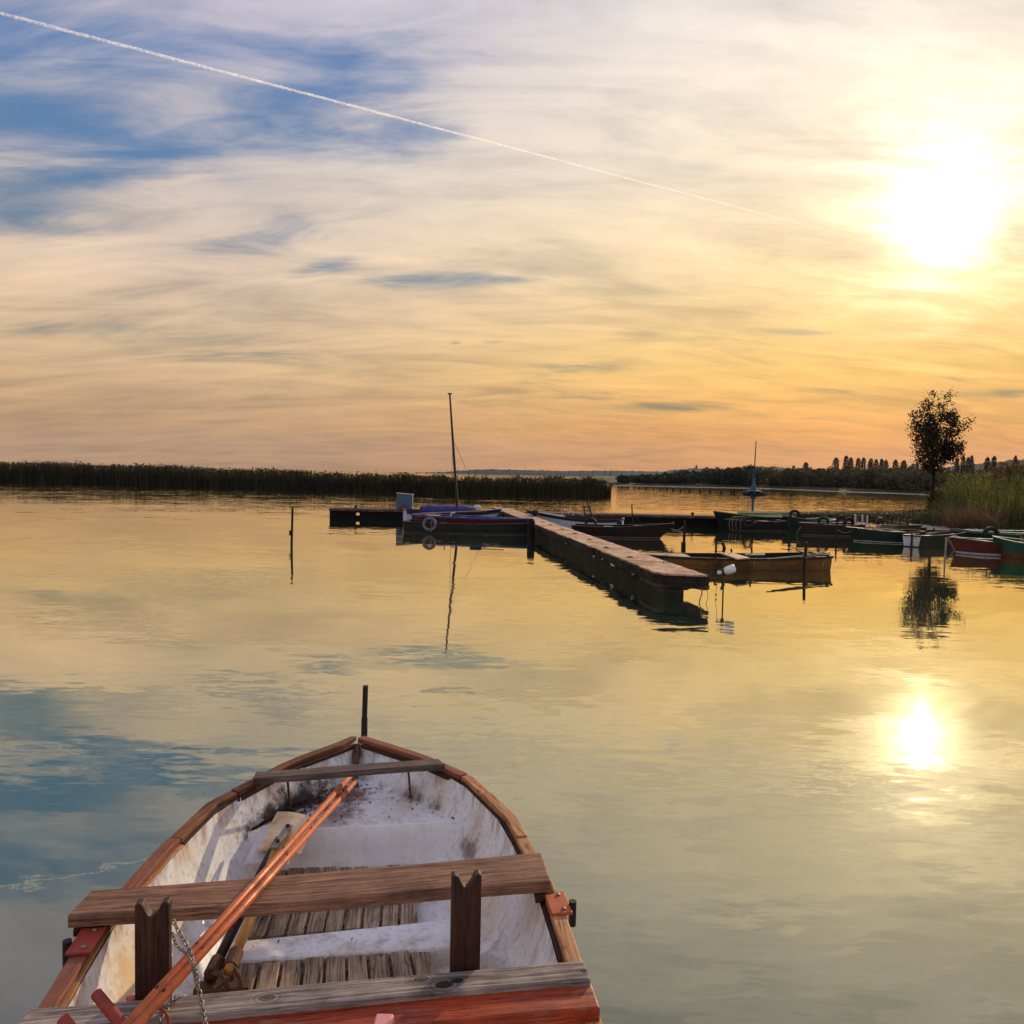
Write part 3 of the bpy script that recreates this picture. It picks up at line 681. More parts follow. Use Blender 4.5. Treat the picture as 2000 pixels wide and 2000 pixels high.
# dry leaf litter and crumbs on the bow deck and the floor
rl = np.random.default_rng(9); mb = MB()
for i in range(-500, 620):
    if i < 430: s_ = rl.uniform(.22, .72); wq = -.95*s_*rl.uniform(.10 if i < 0 else .02, 1.)**(.4 if i < 0 else .55)+.05+rl.normal(0, .05); zq = DECK_Z
    elif i < 540: s_ = rl.uniform(.25, .72); wq = rl.uniform(-.45, .5)*s_/.7; zq = DECK_Z
    else: s_ = rl.uniform(1.15, 2.2); wq = rl.uniform(-.4, .5); zq = .137
    lim = (deckw(s_, -1 if wq < 0 else 1, DECK_Z)-.03) if zq == DECK_Z else .5
    wq = max(-lim, min(lim, wq)); c = bp(s_, wq, zq+.005)
    if i >= 540:
        if not (1.30 < s_ < 1.42): continue
    a = rl.uniform(0, 6.28); r1, r2 = rl.uniform(.003, .011), rl.uniform(.002, .005); t_ = rl.uniform(-.004, .006)
    u_ = Vector((math.cos(a)*r1, math.sin(a)*r1, t_)); v_ = Vector((-math.sin(a)*r2, math.cos(a)*r2, 0))
    mb.add([c-u_, c-v_*1.0+Vector((0, 0, .002)), c+u_, c+v_], [(0, 1, 2, 3)])
tag(obj('leaf_litter', mb, paint('dry_leaf_brown', lin(62, 38, 28), .9, lin(30, 18, 14), .6, 9, 0., .1)), kind='stuff')

# dark grime that has gathered in the joints of the moulding
M_GRIME = paint('seam_grime', lin(54, 38, 28), .9, lin(26, 18, 13), .7, 22, 0., .1)
rs = np.random.default_rng(4)
for side in (-1, 1):
    ss_ = np.linspace(.2, S_DECK-.02, 26); pts = [bp(q, side*(deckw(q, side, DECK_Z)-.020), DECK_Z+.003) for q in ss_]
    obj('joint_grime', MB().tube(pts, [float(rs.uniform(.002, .009))*(1.5 if side < 0 else 1) for _ in pts], 6), M_GRIME, row)
# ------------------------------------------------------------------ concrete piers
def concrete(name, base, dark, moss=None, scale=1.):
    m, g, out = newmat(name); p = g.pos(); z = g.sep(p)[2]
    n1 = g.noise(p, 1.6*scale, 8, .65); n2 = g.noise(p, 9.*scale, 6, .7); n3 = g.vor(p, 22.*scale)
    c = g.mix(g.ss(n1, .35, .68), base, dark)
    c = g.mix(g.m('MULTIPLY', g.ss(n2, .47, .66), .8), c, (dark[0]*.45, dark[1]*.42, dark[2]*.4, 1))
    c = g.mix(g.m('MULTIPLY', g.ss(n3, .0, .22, 1., 0.), .4), c, (base[0]*1.25, base[1]*1.2, base[2]*1.15, 1))
    if moss:
        w = g.m('MULTIPLY', g.ss(g.m('ADD', z, g.m('MULTIPLY', n2, .25)), .12, .42, 1., 0.), .85)
        c = g.mix(w, c, moss)
        st = g.noise(g.map(p, (9, 9, .5)), 1.4, 4, .6); c = g.mix(g.m('MULTIPLY', g.ss(st, .5, .68), .45), c, (.012, .011, .009, 1))
    nrm = g.bump(g.m('ADD', n2, g.m('MULTIPLY', n3, .5)), .7, .02)
    principled(g, out, c, .88, normal=nrm, spec=.2); return m
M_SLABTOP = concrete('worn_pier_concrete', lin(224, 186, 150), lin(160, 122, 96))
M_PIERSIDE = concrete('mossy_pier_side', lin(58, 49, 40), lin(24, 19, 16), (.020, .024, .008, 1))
M_DARKPIER = concrete('dark_pier_side', lin(22, 17, 15), lin(12, 10, 9), None, .7)
M_PIERTOP = concrete('brown_pier_top', lin(120, 92, 76), lin(70, 52, 44), None, .7)
M_PLASTER = paint('pale_plaster', lin(214, 202, 196), .8, lin(150, 130, 120), .3, 8)
M_BLACK = paint('black_tar', lin(18, 16, 16), .7, lin(34, 28, 24), .4, 8, .0, .2)
M_TYRE = paint('tyre_rubber', lin(30, 29, 30), .7, lin(60, 54, 52), .5, 10, .0, .25)
M_TYREG = paint('grey_tyre_rubber', lin(112, 106, 112), .7, lin(60, 54, 52), .5, 10, .0, .25)
M_POST = wood('dark_post_wood', lin(20, 15, 13), lin(54, 40, 34), .8, 12, var=.3, knots=False)
M_IRON = paint('dark_iron', lin(40, 32, 28), .6, lin(24, 18, 15), .5, 12, .3)
M_ROPE = paint('grey_rope', lin(120, 108, 96), .85, lin(60, 50, 44), .5, 20)
PT = .42
pier = thing('concrete_pier', 'worn brown concrete pier running from the boats towards the viewer', 'pier', tuple(at(1285, 1122, PT).xy)+(0,))
LF, LN, RN, RF = at(962, 991, PT), at(1283, 1122, PT), at(1387, 1126, PT), at(999, 994, PT)
rr = random.Random(3)
mbT, mbS = MB(), MB()
brk = [0, .16, .31, .45, .58, .70, .82, .92, 1.]
for i in range(8):
    t0, t1 = brk[i]+.0012, brk[i+1]-.0012
    h = rr.uniform(-.012, .012)
    A, B, Cc, D_ = [LF.lerp(LN, t0), LF.lerp(LN, t1), RF.lerp(RN, t1), RF.lerp(RN, t0)]
    n = 8; le = []; re = []
    for k in range(n+1):
        le.append(A.lerp(B, k/n)+Vector((rr.uniform(-.03, .03), 0, h+rr.uniform(-.012, .004)))); re.append(D_.lerp(Cc, k/n)+Vector((rr.uniform(-.01, .02), 0, h)))
    if i == 7:
        le[-1] = le[-1]+Vector((.10, .05, 0)); le[-2] += Vector((.0, .0, 0))
    vs = []
    for k in range(n+1):
        vs += [le[k], re[k], le[k]-Vector((-.02, 0, .15+rr.uniform(-.02, .02))), re[k]-Vector((.02, 0, .15))]
    fs = []
    for k in range(n):
        a, b = 4*k, 4*k+4; fs += [(a, a+1, b+1, b), (a+2, a, b, b+2), (a+1, a+3, b+3, b+1), (a+3, a+2, b+2, b+3)]
    fs += [(0, 2, 3, 1), (4*n, 4*n+1, 4*n+3, 4*n+2)]
    mbT.add(vs, fs)
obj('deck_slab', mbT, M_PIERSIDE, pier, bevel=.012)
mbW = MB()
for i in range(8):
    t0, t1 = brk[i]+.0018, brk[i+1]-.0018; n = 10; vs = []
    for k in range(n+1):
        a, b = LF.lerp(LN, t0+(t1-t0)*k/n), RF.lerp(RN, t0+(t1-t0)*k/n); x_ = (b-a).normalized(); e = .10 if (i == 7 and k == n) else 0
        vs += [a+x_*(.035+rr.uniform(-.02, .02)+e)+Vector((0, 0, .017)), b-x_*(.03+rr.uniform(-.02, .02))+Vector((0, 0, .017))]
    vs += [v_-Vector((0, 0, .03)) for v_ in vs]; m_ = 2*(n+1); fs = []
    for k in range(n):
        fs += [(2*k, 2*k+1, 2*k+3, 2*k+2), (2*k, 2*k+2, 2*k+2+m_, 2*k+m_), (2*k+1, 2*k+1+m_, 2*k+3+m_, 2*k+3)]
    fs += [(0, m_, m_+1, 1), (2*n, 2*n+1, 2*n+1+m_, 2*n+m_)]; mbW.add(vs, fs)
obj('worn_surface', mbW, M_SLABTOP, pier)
ax = (LN-LF).normalized(); pn = Vector((-ax.y, ax.x, 0))
if pn.x < 0: pn = -pn
w_in = .11
vs = []; fs = []; n = 40
for k in range(n+1):
    p = LF.lerp(LN, k/n*.985)+pn*(w_in+rr.uniform(-.015, .015)); q = LF.lerp(LN, k/n*.985)+pn*.55
    for z in (PT-.13, .16, -.4): vs.append((p.x+rr.uniform(-.03, .03), p.y, z))
    for z in (-.4, PT-.13): vs.append((q.x, q.y, z))
for k in range(n):
    for j in range(4): fs.append((5*k+j, 5*k+j+1, 5*k+j+6, 5*k+j+5))
fs.append((5*n, 5*n+1, 5*n+2, 5*n+3, 5*n+4))
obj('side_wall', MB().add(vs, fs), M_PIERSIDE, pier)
# broken ledge and stub column under the end
ed0, ed1 = at(1282, 1141, PT-.19), at(1386, 1146, PT-.19)
vs = []; fs = []; n = 14
for k in range(n+1):
    p = ed0.lerp(ed1, k/n); dz = rr.uniform(-.025, .02); dy = rr.uniform(-.03, .02); q = p-ax*.9
    vs += [(p.x, p.y+dy, PT-.17), (p.x, p.y+dy+rr.uniform(-.02, .02), PT-.245+dz), (q.x, q.y, PT-.25), (q.x, q.y, PT-.17)]
for k in range(n):
    for j in range(4): fs.append((4*k+j, 4*k+(j+1) % 4, 4*k+4+(j+1) % 4, 4*k+4+j))
fs += [(0, 1, 2, 3), (4*n+3, 4*n+2, 4*n+1, 4*n)]
obj('broken_ledge', MB().add(vs, fs), concrete('grey_ledge_concrete', lin(96, 84, 78), lin(48, 42, 38)), pier)
c0, c1 = at(1301, 1158, PT-.27), at(1337, 1160, PT-.27); q = (c0+c1)/2-ax*.35
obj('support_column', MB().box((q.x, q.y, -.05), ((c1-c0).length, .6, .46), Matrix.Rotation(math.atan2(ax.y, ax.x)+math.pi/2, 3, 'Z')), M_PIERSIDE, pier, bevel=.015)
for (u, v) in ((1059.4, 1020), (1076, 1025.7), (1098.7, 1034), (1122.6, 1042.8), (1151.5, 1055), (1184.7, 1069.7), (1230, 1088.5)):
    p = at(u, v, PT+.015)
    obj('mooring_ring', MB().torus(p, (0, 0, 1), .055, .016, 14, 6).lathe([(.02, -.01), (.02, .02), (.012, .03)], p, 8), M_IRON, pier)
for (u, v, sx, sz) in ((1155, 1084, .22, .05), (1166, 1091, .07, .045), (1184, 1100, .36, .075), (1218, 1117, .09, .09), (1100, 1060, .07, .04)):
    p = at(u, v, .25); rings = []
    pts = []
    for k in range(9):
        a = 2*math.pi*k/9; r_ = rr.uniform(.6, 1.1); pts.append((ax*math.cos(a)*sx/2*r_, math.sin(a)*sz/2*r_))
    o_ = -pn*.03
    base = LF+ax*((p-LF).dot(ax)); base = Vector((base.x, base.y, .22 if sx > .1 else .24))+pn*w_in
    vs = [base+a+o_+Vector((0, 0, b)) for a, b in pts]+[base+a+pn*.05+Vector((0, 0, b)) for a, b in pts]
    fs = [tuple(range(9))]+[(k, (k+1) % 9, 9+(k+1) % 9, 9+k) for k in range(9)]
    obj('plaster_patch', MB().add(vs, fs), M_PLASTER, pier)
hx = at(1300, 1093.5, PT)
obj('mooring_staple', MB().tube([at(1297, 1112, PT-.02), at(1296.5, 1096, PT+.03), at(1299, 1093, PT+.05), at(1302.5, 1096, PT+.03), at(1301.5, 1113, PT-.02)], .008, 6), M_IRON, pier)
p = at(1371.5, 1152, .2); chain([p+Vector((0, 0, .02)), p+Vector((-.01, -.01, -.08)), p+Vector((-.035, -.01, -.16)), p+Vector((-.045, 0, -.22))], 'hanging_chain', 'rusty chain hanging under the near end of the concrete pier', .028, .005)
p = at(1380.5, 1152, .22); tag(obj('hanging_wire', MB().tube([p, p+Vector((.02, -.01, -.08)), p+Vector((.01, -.01, -.16)), p+Vector((-.015, -.01, -.24))], .004, 6), M_IRON), 'thin bent wire hanging from the corner of the concrete pier', 'wire')

# the cross pier behind
bpier = thing('cross_pier', 'long dark pier crossing behind the moored boats, flat brown top', 'pier', (0, 31.5, 0))
YB = 31.6; xl = aty(642, 984, YB).x; xr = aty(1560, 1005, YB).x
mb = MB().box(((xl+xr)/2, YB+.6, PT-.05), (xr-xl, 1.2, .10)); obj('pier_top', mb, M_PIERTOP, bpier, bevel=.01)
hx1, hx2 = at(656.6, 997, .2).x*YB/at(656.6, 997, .2).y, at(698, 997, .2).x*YB/at(698, 997, .2).y
mb = MB(); xs = [(xl+.02, hx1-.05), (hx1+.05, hx2-.09), (hx2+.07, -1.6), (-.4, xr-.02)]
for a, b in xs:
    mb.box(((a+b)/2, YB+.16, PT-.10-.22), (b-a, .14, .44))
for a, b in ((hx1-.06, hx1+.06), (hx2-.10, hx2+.08)):
    mb.box(((a+b)/2, YB+.163, PT-.135), (b-a, .14, .07)); mb.box(((a+b)/2, YB+.163, .02), (b-a, .14, .22))
obj('front_wall', mb, M_DARKPIER, bpier)
k = 0; mb_ = None
for xx in np.arange(xl+.3, xr, 2.9):
    obj('pier_leg', MB().box((xx, YB+.85, -.1), (.3, .3, .82)), M_DARKPIER, bpier)
for (u, v) in ((695, 983.5), (965, 989.5), (1353, 996)):
    p = aty(u, v, YB+.3); tag(obj('bollard', MB().lathe([(.06, PT-.0), (.05, PT+.06), (.075, PT+.10), (.05, PT+.13)], (p.x, YB+.3, 0), 10), M_IRON), {695: 'small iron bollard on the left arm of the dark cross pier', 965: 'small iron bollard where the two piers meet', 1353: 'small iron bollard on the right arm of the dark cross pier'}[u], 'bollard', 'bollards on the cross pier')
# weathered blue cabinet
m, g, out = newmat('rusty_blue_sheet'); p = g.coords(); n1 = g.noise(p, 3.4, 7, .65); n2 = g.noise(p, 12., 5, .6)
d = g.vm('DISTANCE', p, (0, -.2, -.02)); rust = g.ss(g.m('ADD', g.m('MULTIPLY', d, 2.2), g.m('MULTIPLY', n1, 1.1)), .85, 1.2, 1., 0.)
principled(g, out, g.mix(rust, g.mix(n2, lin(84, 106, 132), lin(56, 76, 102)), g.mix(n2, lin(120, 66, 42), lin(66, 36, 28))), .6, spec=.3)
pc = aty(790, 986, YB+.35); cab = thing('metal_cabinet', 'weathered blue metal cabinet with rust patches standing on the cross pier', 'cabinet', (pc.x, YB+.45, PT), R(4))
lpart('cabinet_body', MB().hexa([(-.33, -.2, .66), (.34, -.2, .61), (.34, .2, .61), (-.33, .2, .66)], [(-.335, -.2, .0), (.30, -.2, .0), (.30, .2, .0), (-.335, .2, .0)]), m, cab, bevel=.008)
lpart('cabinet_lid', MB().beam((-.345, 0, .67), (.355, 0, .62), .44, .025), paint('pale_lid', lin(150, 160, 176), .6), cab)

# ------------------------------------------------------------------ moored boats
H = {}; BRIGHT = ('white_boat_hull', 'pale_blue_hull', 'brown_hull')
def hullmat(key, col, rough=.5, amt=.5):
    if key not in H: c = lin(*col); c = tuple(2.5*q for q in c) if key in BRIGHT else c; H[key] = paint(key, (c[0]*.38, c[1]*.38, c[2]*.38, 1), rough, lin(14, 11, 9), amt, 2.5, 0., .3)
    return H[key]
M_IN = paint('dark_boat_inside', lin(24, 18, 16), .8, lin(20, 15, 13), .6, 3)
M_INW = wood('boat_inside_planks', lin(26, 20, 17), lin(70, 56, 48), .8, 14, var=.2)
def boat(name, label, S, B, beam, fb, hull, rim, inside, rake=.35, wst=.75, srake=.0, stripe=None, stripe_w=.04, rimw=.06, rimh=.035, thw=(), deck=None, cat='boat', floor=.09, band=None, pw=1.9, center=False, group='boats moored at the piers'):
    S = Vector((S.x, S.y, 0)); B = Vector((B.x, B.y, 0)); d = (B-S).normalized(); nrm = Vector((-d.y, d.x, 0))
    if nrm.y < 0: nrm = -nrm
    if not center:
        S = S+nrm*beam*wst/2; B = B+nrm*beam*.12
    L = (B-S).length; rz = math.atan2(B.y-S.y, B.x-S.x)
    t = thing(name, label, cat, tuple(S), rz, group)
    zs = lambda q: fb[0]*(1-q)*(1-2*q)+fb[1]*4*q*(1-q)+fb[2]*q*(2*q-1)
    hw = lambda q: beam/2*(wst+(1-wst)*math.sin(min(1, q/.45)*math.pi/2)) if q < .45 else beam/2*max(0, 1-((q-.45)/.55)**pw)
    Q = [0, .06, .14, .24, .35, .45, .55, .65, .74, .82, .88, .93, .97, 1.]
    def pt(q, y, z, zt):
        return Vector((q*L+rake*(z/max(.1, zt))*q**5-srake*(z/zt)*(1-q)**5, y, z))
    def sect(q, inset, zb, k=.78):
        w = max(.003, hw(q)-inset); zt = zs(q)
        return [(w, zt), (w*.97, zt*.55), (w*(k+.12), .02), (w*k, zb)]
    rings = []
    for q in Q:
        s = sect(q, 0, -.12); zt = zs(q)
        rings.append([pt(q, -y, z, zt) for y, z in s]+[pt(q, y, z, zt) for y, z in s[::-1]])
    mb = MB().loft(rings, False); mb.add(rings[0], [tuple(range(8))]); lpart('hull', mb, hull, t)
    rings = []
    for i, q in enumerate(Q):
        q2 = max(.012, min(.985, q)); w = max(.002, hw(q2)-.035); zt = zs(q2)
        s = [(w, zt-.006), (w*.95, floor+.05), (w*.8, floor)]
        rings.append([pt(q2, -y, z, zt) for y, z in s]+[pt(q2, y, z, zt) for y, z in s[::-1]])
    mb = MB().loft(rings, False); mb.add(rings[0], [tuple(range(6))]); lpart('inside', mb, inside, t)
    mb = MB()
    for sg in (-1, 1):
        rings = []
        for q in Q:
            w = hw(q); zt = zs(q); i_ = max(.0, w-rimw); o_ = w+.018
            rings.append([pt(q, sg*o_, zt-rimh, zt), pt(q, sg*o_, zt+.012, zt), pt(q, sg*i_, zt+.012, zt), pt(q, sg*i_, zt-rimh, zt)])
        mb.loft(rings, True, True)
    w = hw(0); mb.beam((-srake-.0, -w, zs(0)-.01), (-srake, w, zs(0)-.01), .07, .05); lpart('rim', mb, rim, t)
    if stripe:
        mb = MB()
        for sg in (-1, 1):
            rings = []
            for q in Q:
                y = hw(q)
                yy = lambda z: (y*(.90+(z-.02)/(zs(q)*.55-.02)*.07))+.006
                rings.append([pt(q, sg*yy(.015), .015, zs(q)), pt(q, sg*yy(.015+stripe_w), .015+stripe_w, zs(q)), pt(q, sg*(yy(.02)-.02), .03, zs(q))])
            mb.loft(rings, True)
        lpart('waterline_stripe', mb, stripe, t)
    if band:
        mat_b, z0, z1 = band; mb = MB()
        for sg in (-1, 1):
            rings = []
            for q in Q:
                y = hw(q); zt = zs(q)
                yy = lambda z: (y*(.90+(z-.02)/(zt*.55-.02)*.07) if z < zt*.55 else y*(.97+.03*(z-zt*.55)/(zt*.45)))+.005
                rings.append([pt(q, sg*yy(z0*zt), z0*zt, zt), pt(q, sg*yy((z0+z1)/2*zt), (z0+z1)/2*zt, zt), pt(q, sg*yy(z1*zt), z1*zt, zt), pt(q, sg*(yy((z0+z1)/2*zt)-.02), (z0+z1)/2*zt, zt)])
            mb.loft(rings, True)
        lpart('hull_band', mb, mat_b, t)
    for q, tw, m_ in thw:
        w = hw(q)-.01; z = zs(q)-.035
        lpart('thwart', MB().box((q*L, 0, z), (tw, w*2, .03)), m_, t, bevel=.004)
    if deck:
        q0, q1, m_ = deck; mb = MB(); rings = []
        for i in range(9):
            q = q0+(q1-q0)*i/8; w = max(.004, hw(q)-.01); zt = zs(q)
            rings.append([pt(q, -w, zt-.004, zt), pt(q, -w*.5, zt+.02, zt), pt(q, 0, zt+.03, zt), pt(q, w*.5, zt+.02, zt), pt(q, w, zt-.004, zt), pt(q, w*.9, zt-.03, zt), pt(q, -w*.9, zt-.03, zt)])
        mb.loft(rings, True, True); lpart('deck', mb, m_, t)
    t['_L'] = L
    del t['_L']
    return t, L, zs, hw
GREY_STRIPE = paint('grey_waterline', lin(96, 92, 88), .6, lin(50, 44, 40), .5, 5)
WHITE_STRIPE = paint('pale_waterline', lin(168, 168, 178), .6, lin(80, 76, 76), .5, 5)
M_DKRIM = wood('dark_rim_wood', lin(18, 14, 12), lin(62, 48, 42), .75, 14, var=.2, knots=False)
M_LTWOOD = wood('pale_plank_wood', lin(150, 112, 88), lin(232, 190, 158), .7, 14, var=.15)  # pale timber; the tone belongs to the wood itself
W_ = lambda u, d: Vector((aty(u, 1000, d).x, d, 0))   # the water under a picture column at a distance
# cluster left of the pier
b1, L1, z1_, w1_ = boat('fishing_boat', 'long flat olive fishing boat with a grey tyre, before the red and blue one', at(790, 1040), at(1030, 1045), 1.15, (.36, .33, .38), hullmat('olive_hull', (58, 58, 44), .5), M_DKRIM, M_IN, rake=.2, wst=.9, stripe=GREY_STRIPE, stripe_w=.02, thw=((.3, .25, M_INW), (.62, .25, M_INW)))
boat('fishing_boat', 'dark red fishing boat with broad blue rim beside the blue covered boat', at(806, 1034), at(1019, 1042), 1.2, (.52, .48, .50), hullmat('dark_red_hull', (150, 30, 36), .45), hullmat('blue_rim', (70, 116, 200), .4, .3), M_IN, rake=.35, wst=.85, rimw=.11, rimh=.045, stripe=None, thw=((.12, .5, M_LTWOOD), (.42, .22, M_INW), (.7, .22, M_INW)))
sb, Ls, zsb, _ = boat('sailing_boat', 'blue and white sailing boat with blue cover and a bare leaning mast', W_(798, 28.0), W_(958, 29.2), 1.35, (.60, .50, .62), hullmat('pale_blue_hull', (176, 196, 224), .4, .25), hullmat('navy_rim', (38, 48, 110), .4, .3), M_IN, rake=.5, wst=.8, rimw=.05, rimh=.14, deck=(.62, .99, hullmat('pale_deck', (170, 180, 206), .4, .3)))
M_TARP = paint('blue_tarp', lin(18, 22, 96), .55, lin(12, 12, 50), .5, 3)
mb = MB(); rings = []
for i in range(15):
    q = i/14; x = .62+q*(2.0); w = .62*(1-.25*max(0, q-.75)*4*.25); h = .78+.012*math.sin(q*17)-.10*max(0, q-.8)*5*.6-.06*max(0, .1-q)*10
    rings.append([(x, w, .52), (x, w*.9, .60+.02*math.sin(q*17)), (x, w*.45, h-.05), (x, 0, h), (x, -w*.45, h-.05), (x, -w*.9, .60+.02*math.sin(q*23)), (x, -w, .52)])
mb.loft(rings, False); mb.add(rings[0], [tuple(range(7))]); mb.add(rings[-1], [tuple(range(7))]); lpart('boat_cover', mb, M_TARP, sb, smooth=True)
q0 = MW[sb.name].inverted() @ aty(893, 988, 28.9); qt = MW[sb.name].inverted() @ aty(878.5, 769, 28.9)
mst = lpart('mast', MB().tube([(q0.x, q0.y, .4), q0, (q0*.45+qt*.55), qt], [.055, .052, .047, .032], 10), M_BLACKMETAL, sb)
lpart('mast_cap', MB().box(qt, (.16, .03, .05)), M_BLACKMETAL, mst)
lpart('bow_hatch', MB().lathe([(.16, .60), (.15, .72), (.09, .78)], (2.75, 0, 0), 12), M_PLASTER, sb)
qm = q0*.4+qt*.6
for e in ((Ls-.2, 0, .6), (q0.x-.1, .62, .5), (q0.x-.1, -.62, .5)):
    lpart('stay_wire', MB().tube([qm, e], .006, 5), M_IRON, sb)
for x in (.9, 1.5): lpart('cover_pin', MB().tube([(x, 0, .8), (x, 0, .94)], .018, 6), M_IRON, sb)
def tyre(u, v, Y, Rr, r, mat, label, axis=(0, 1, 0), sx=1.35, half=False, name='old_tyre'):
    p = aty(u, v, Y); mb = MB()
    ax = Vector(axis).normalized(); a = ax.cross(Vector((0, 0, 1))).normalized(); b = Vector((0, 0, 1)); n = 28
    rings = []
    for i in range(n+1):
        t = 2*math.pi*i/n; rd = a*math.cos(t)+b*math.sin(t)
        prof = [(-.62, -.75), (-.1, -1.0), (.62, -.92), (.9, -.72), (1., -.3), (.96, -.1), (1., 0), (.96, .1), (1., .3), (.9, .72), (.62, .92), (-.1, 1.), (-.62, .75), (-.95, .62), (-.7, .5), (-.7, -.5), (-.95, -.62)]
        rings.append([p+rd*(Rr+r*pr)+ax*(r*sx*pa) for pr, pa in prof])
    mb.loft(rings, True)
    return tag(obj(name, mb, mat, smooth=True), label, 'tyre', 'old tyres on the boats')
S_ = at(790, 1040).y
tyre(839, 1023.5, S_-.16, .185, .052, M_TYREG, 'grey tyre hanging on the side of the olive boat', (0.02, 1, 0), .9)
yt = S_-.20; tag(obj('fender_rope', MB().tube([aty(842, 1011, yt+.06), aty(842.5, 1025, yt-.03), aty(842, 1040, yt)], .012, 6), M_ROPE), 'pale rope holding the grey tyre on the olive boat', 'rope')
# clutter in the left boats
tag(obj('long_stick', MB().tube([aty(824, 1002.5, 26.9), aty(950, 997.5, 27.4)], .02, 6), M_LTWOOD), 'pale pole lying along the red and blue boat', 'pole')
tag(obj('boat_oar', MB().tube([aty(928, 1003, 26.4), aty(985, 1000.5, 26.6)], .018, 6).box(aty(930, 1003, 26.4), (.4, .03, .12)), M_DKRIM), 'dark oar lying in the right end of the red and blue boat', 'oar')
tag(obj('white_pump', MB().tube([aty(880, 1008, 26.6), aty(882, 1002, 26.6), aty(889, 1001, 26.6)], .03, 8), M_PLASTER), 'small white bent pipe standing in the red and blue boat', 'pipe')
# cluster right of the pier
wb, Lw, zw, ww = boat('motor_boat', 'pale blue and white motor boat lying just right of the pier', W_(1212, 27.8), W_(1043, 28.8), 1.5, (.42, .40, .62), hullmat('white_boat_hull', (196, 206, 226), .35, .25), hullmat('dark_rim', (34, 32, 40), .5), M_IN, rake=.35, wst=.8, rimh=.09, deck=(.66, .99, hullmat('boat_deck_grey', (150, 150, 164), .45)))
Mw = MW[wb.name]
for (a, b, r_, nm) in (((1157, 1010), (1147, 978.5), .03, 'tiller_pole'), ((1142, 1005), (1141, 991), .025, 'small_post')):
    A, Bq = aty(*a, 28.2), aty(*b, 28.2)
    obj(nm, MB().tube([A, Bq], r_, 8).beam(Bq+Vector((-.08, 0, 0)), Bq+Vector((.08, 0, .02)), .04, .035), M_BLACKMETAL, wb)
A = aty(1125, 1005, 28.3); obj('windscreen_frame', MB().beam(aty(1098, 1005, 28.3), aty(1097, 996, 28.3), .05, .03).beam(aty(1097, 996, 28.3), aty(1108, 996, 28.3), .05, .03).beam(aty(1110, 1004, 28.3), aty(1113, 991, 28.3), .05, .03).beam(aty(1118, 1005, 28.3), aty(1124, 1000.5, 28.3), .05, .03).beam(aty(1124, 1000.5, 28.3), aty(1140, 1006, 28.3), .05, .03), M_PLASTER, wb)
tyre(1154, 1023, 27.1, .17, .05, M_TYRE, 'dark tyre hanging on the white motor boat', (.2, 1, 0))
tag(obj('fender', MB().lathe([(.03, -.32), (.1, -.26), (.1, .05), (.04, .1)], aty(1210, 1021, 27.3), 10), M_TYRE), 'black fender hanging at the stern of the white motor boat', 'fender')
tag(obj('fender', MB().lathe([(.03, -.1), (.12, -.06), (.12, .10), (.04, .14)], aty(1045, 1003, 28.4), 10), M_TYRE), 'black fender on the bow of the white motor boat', 'fender')
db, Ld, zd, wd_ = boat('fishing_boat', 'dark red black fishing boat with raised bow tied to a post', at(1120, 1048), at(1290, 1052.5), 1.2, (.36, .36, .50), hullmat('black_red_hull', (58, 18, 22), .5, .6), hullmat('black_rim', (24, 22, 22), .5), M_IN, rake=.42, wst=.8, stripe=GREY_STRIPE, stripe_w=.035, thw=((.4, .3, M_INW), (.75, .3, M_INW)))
p = aty(1313, 1024, 25.0); obj('bow_knob', MB().lathe([(.02, -.1), (.06, -.04), (.06, .04), (.02, .08)], p, 8), M_BLACK, db)
for (a, b) in (((1236, 1029), (1234, 985)), ((1240, 1029), (1237, 1012)), ((1251, 1028), (1245, 1012))):
    obj('upright_pole', MB().tube([aty(*a, 25.3), aty(*b, 25.3)], .022, 6), M_BLACKMETAL, db)
# the near brown boat
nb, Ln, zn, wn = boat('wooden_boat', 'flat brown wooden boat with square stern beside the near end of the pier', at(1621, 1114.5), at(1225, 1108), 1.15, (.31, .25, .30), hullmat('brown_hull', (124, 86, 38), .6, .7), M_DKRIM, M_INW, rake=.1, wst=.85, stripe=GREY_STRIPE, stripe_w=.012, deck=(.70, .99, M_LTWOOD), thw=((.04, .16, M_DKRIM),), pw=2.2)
planform('seat_board', [(1404, 1079), (1431, 1079.5), (1465, 1089), (1440, 1091)], .30, .03, M_LTWOOD, nb)
planform('inner_board', [(1455, 1080), (1494, 1079.5), (1494, 1084), (1455, 1084.5)], .30, .05, M_DKRIM, nb)
for (u0, v0, u1, v1) in ((1413, 1077, 1411, 1060), (1415, 1070, 1414, 1064)):
    pass
obj('tiller_handle', MB().tube([aty(1412.5, 1079, 17.3), aty(1415, 1071, 17.3), aty(1413.5, 1066, 17.3), aty(1411, 1059.5, 17.3)], [.035, .04, .035, .03], 8), M_POST, nb)
for (u, v0, v1) in ((1468.5, 1080, 1067.5), (1429, 1079, 1072)):
    obj('rowlock_peg', MB().tube([aty(u, v0, 17.4), aty(u-1, v1, 17.4)], .022, 8), M_POST, nb)
mb = MB()
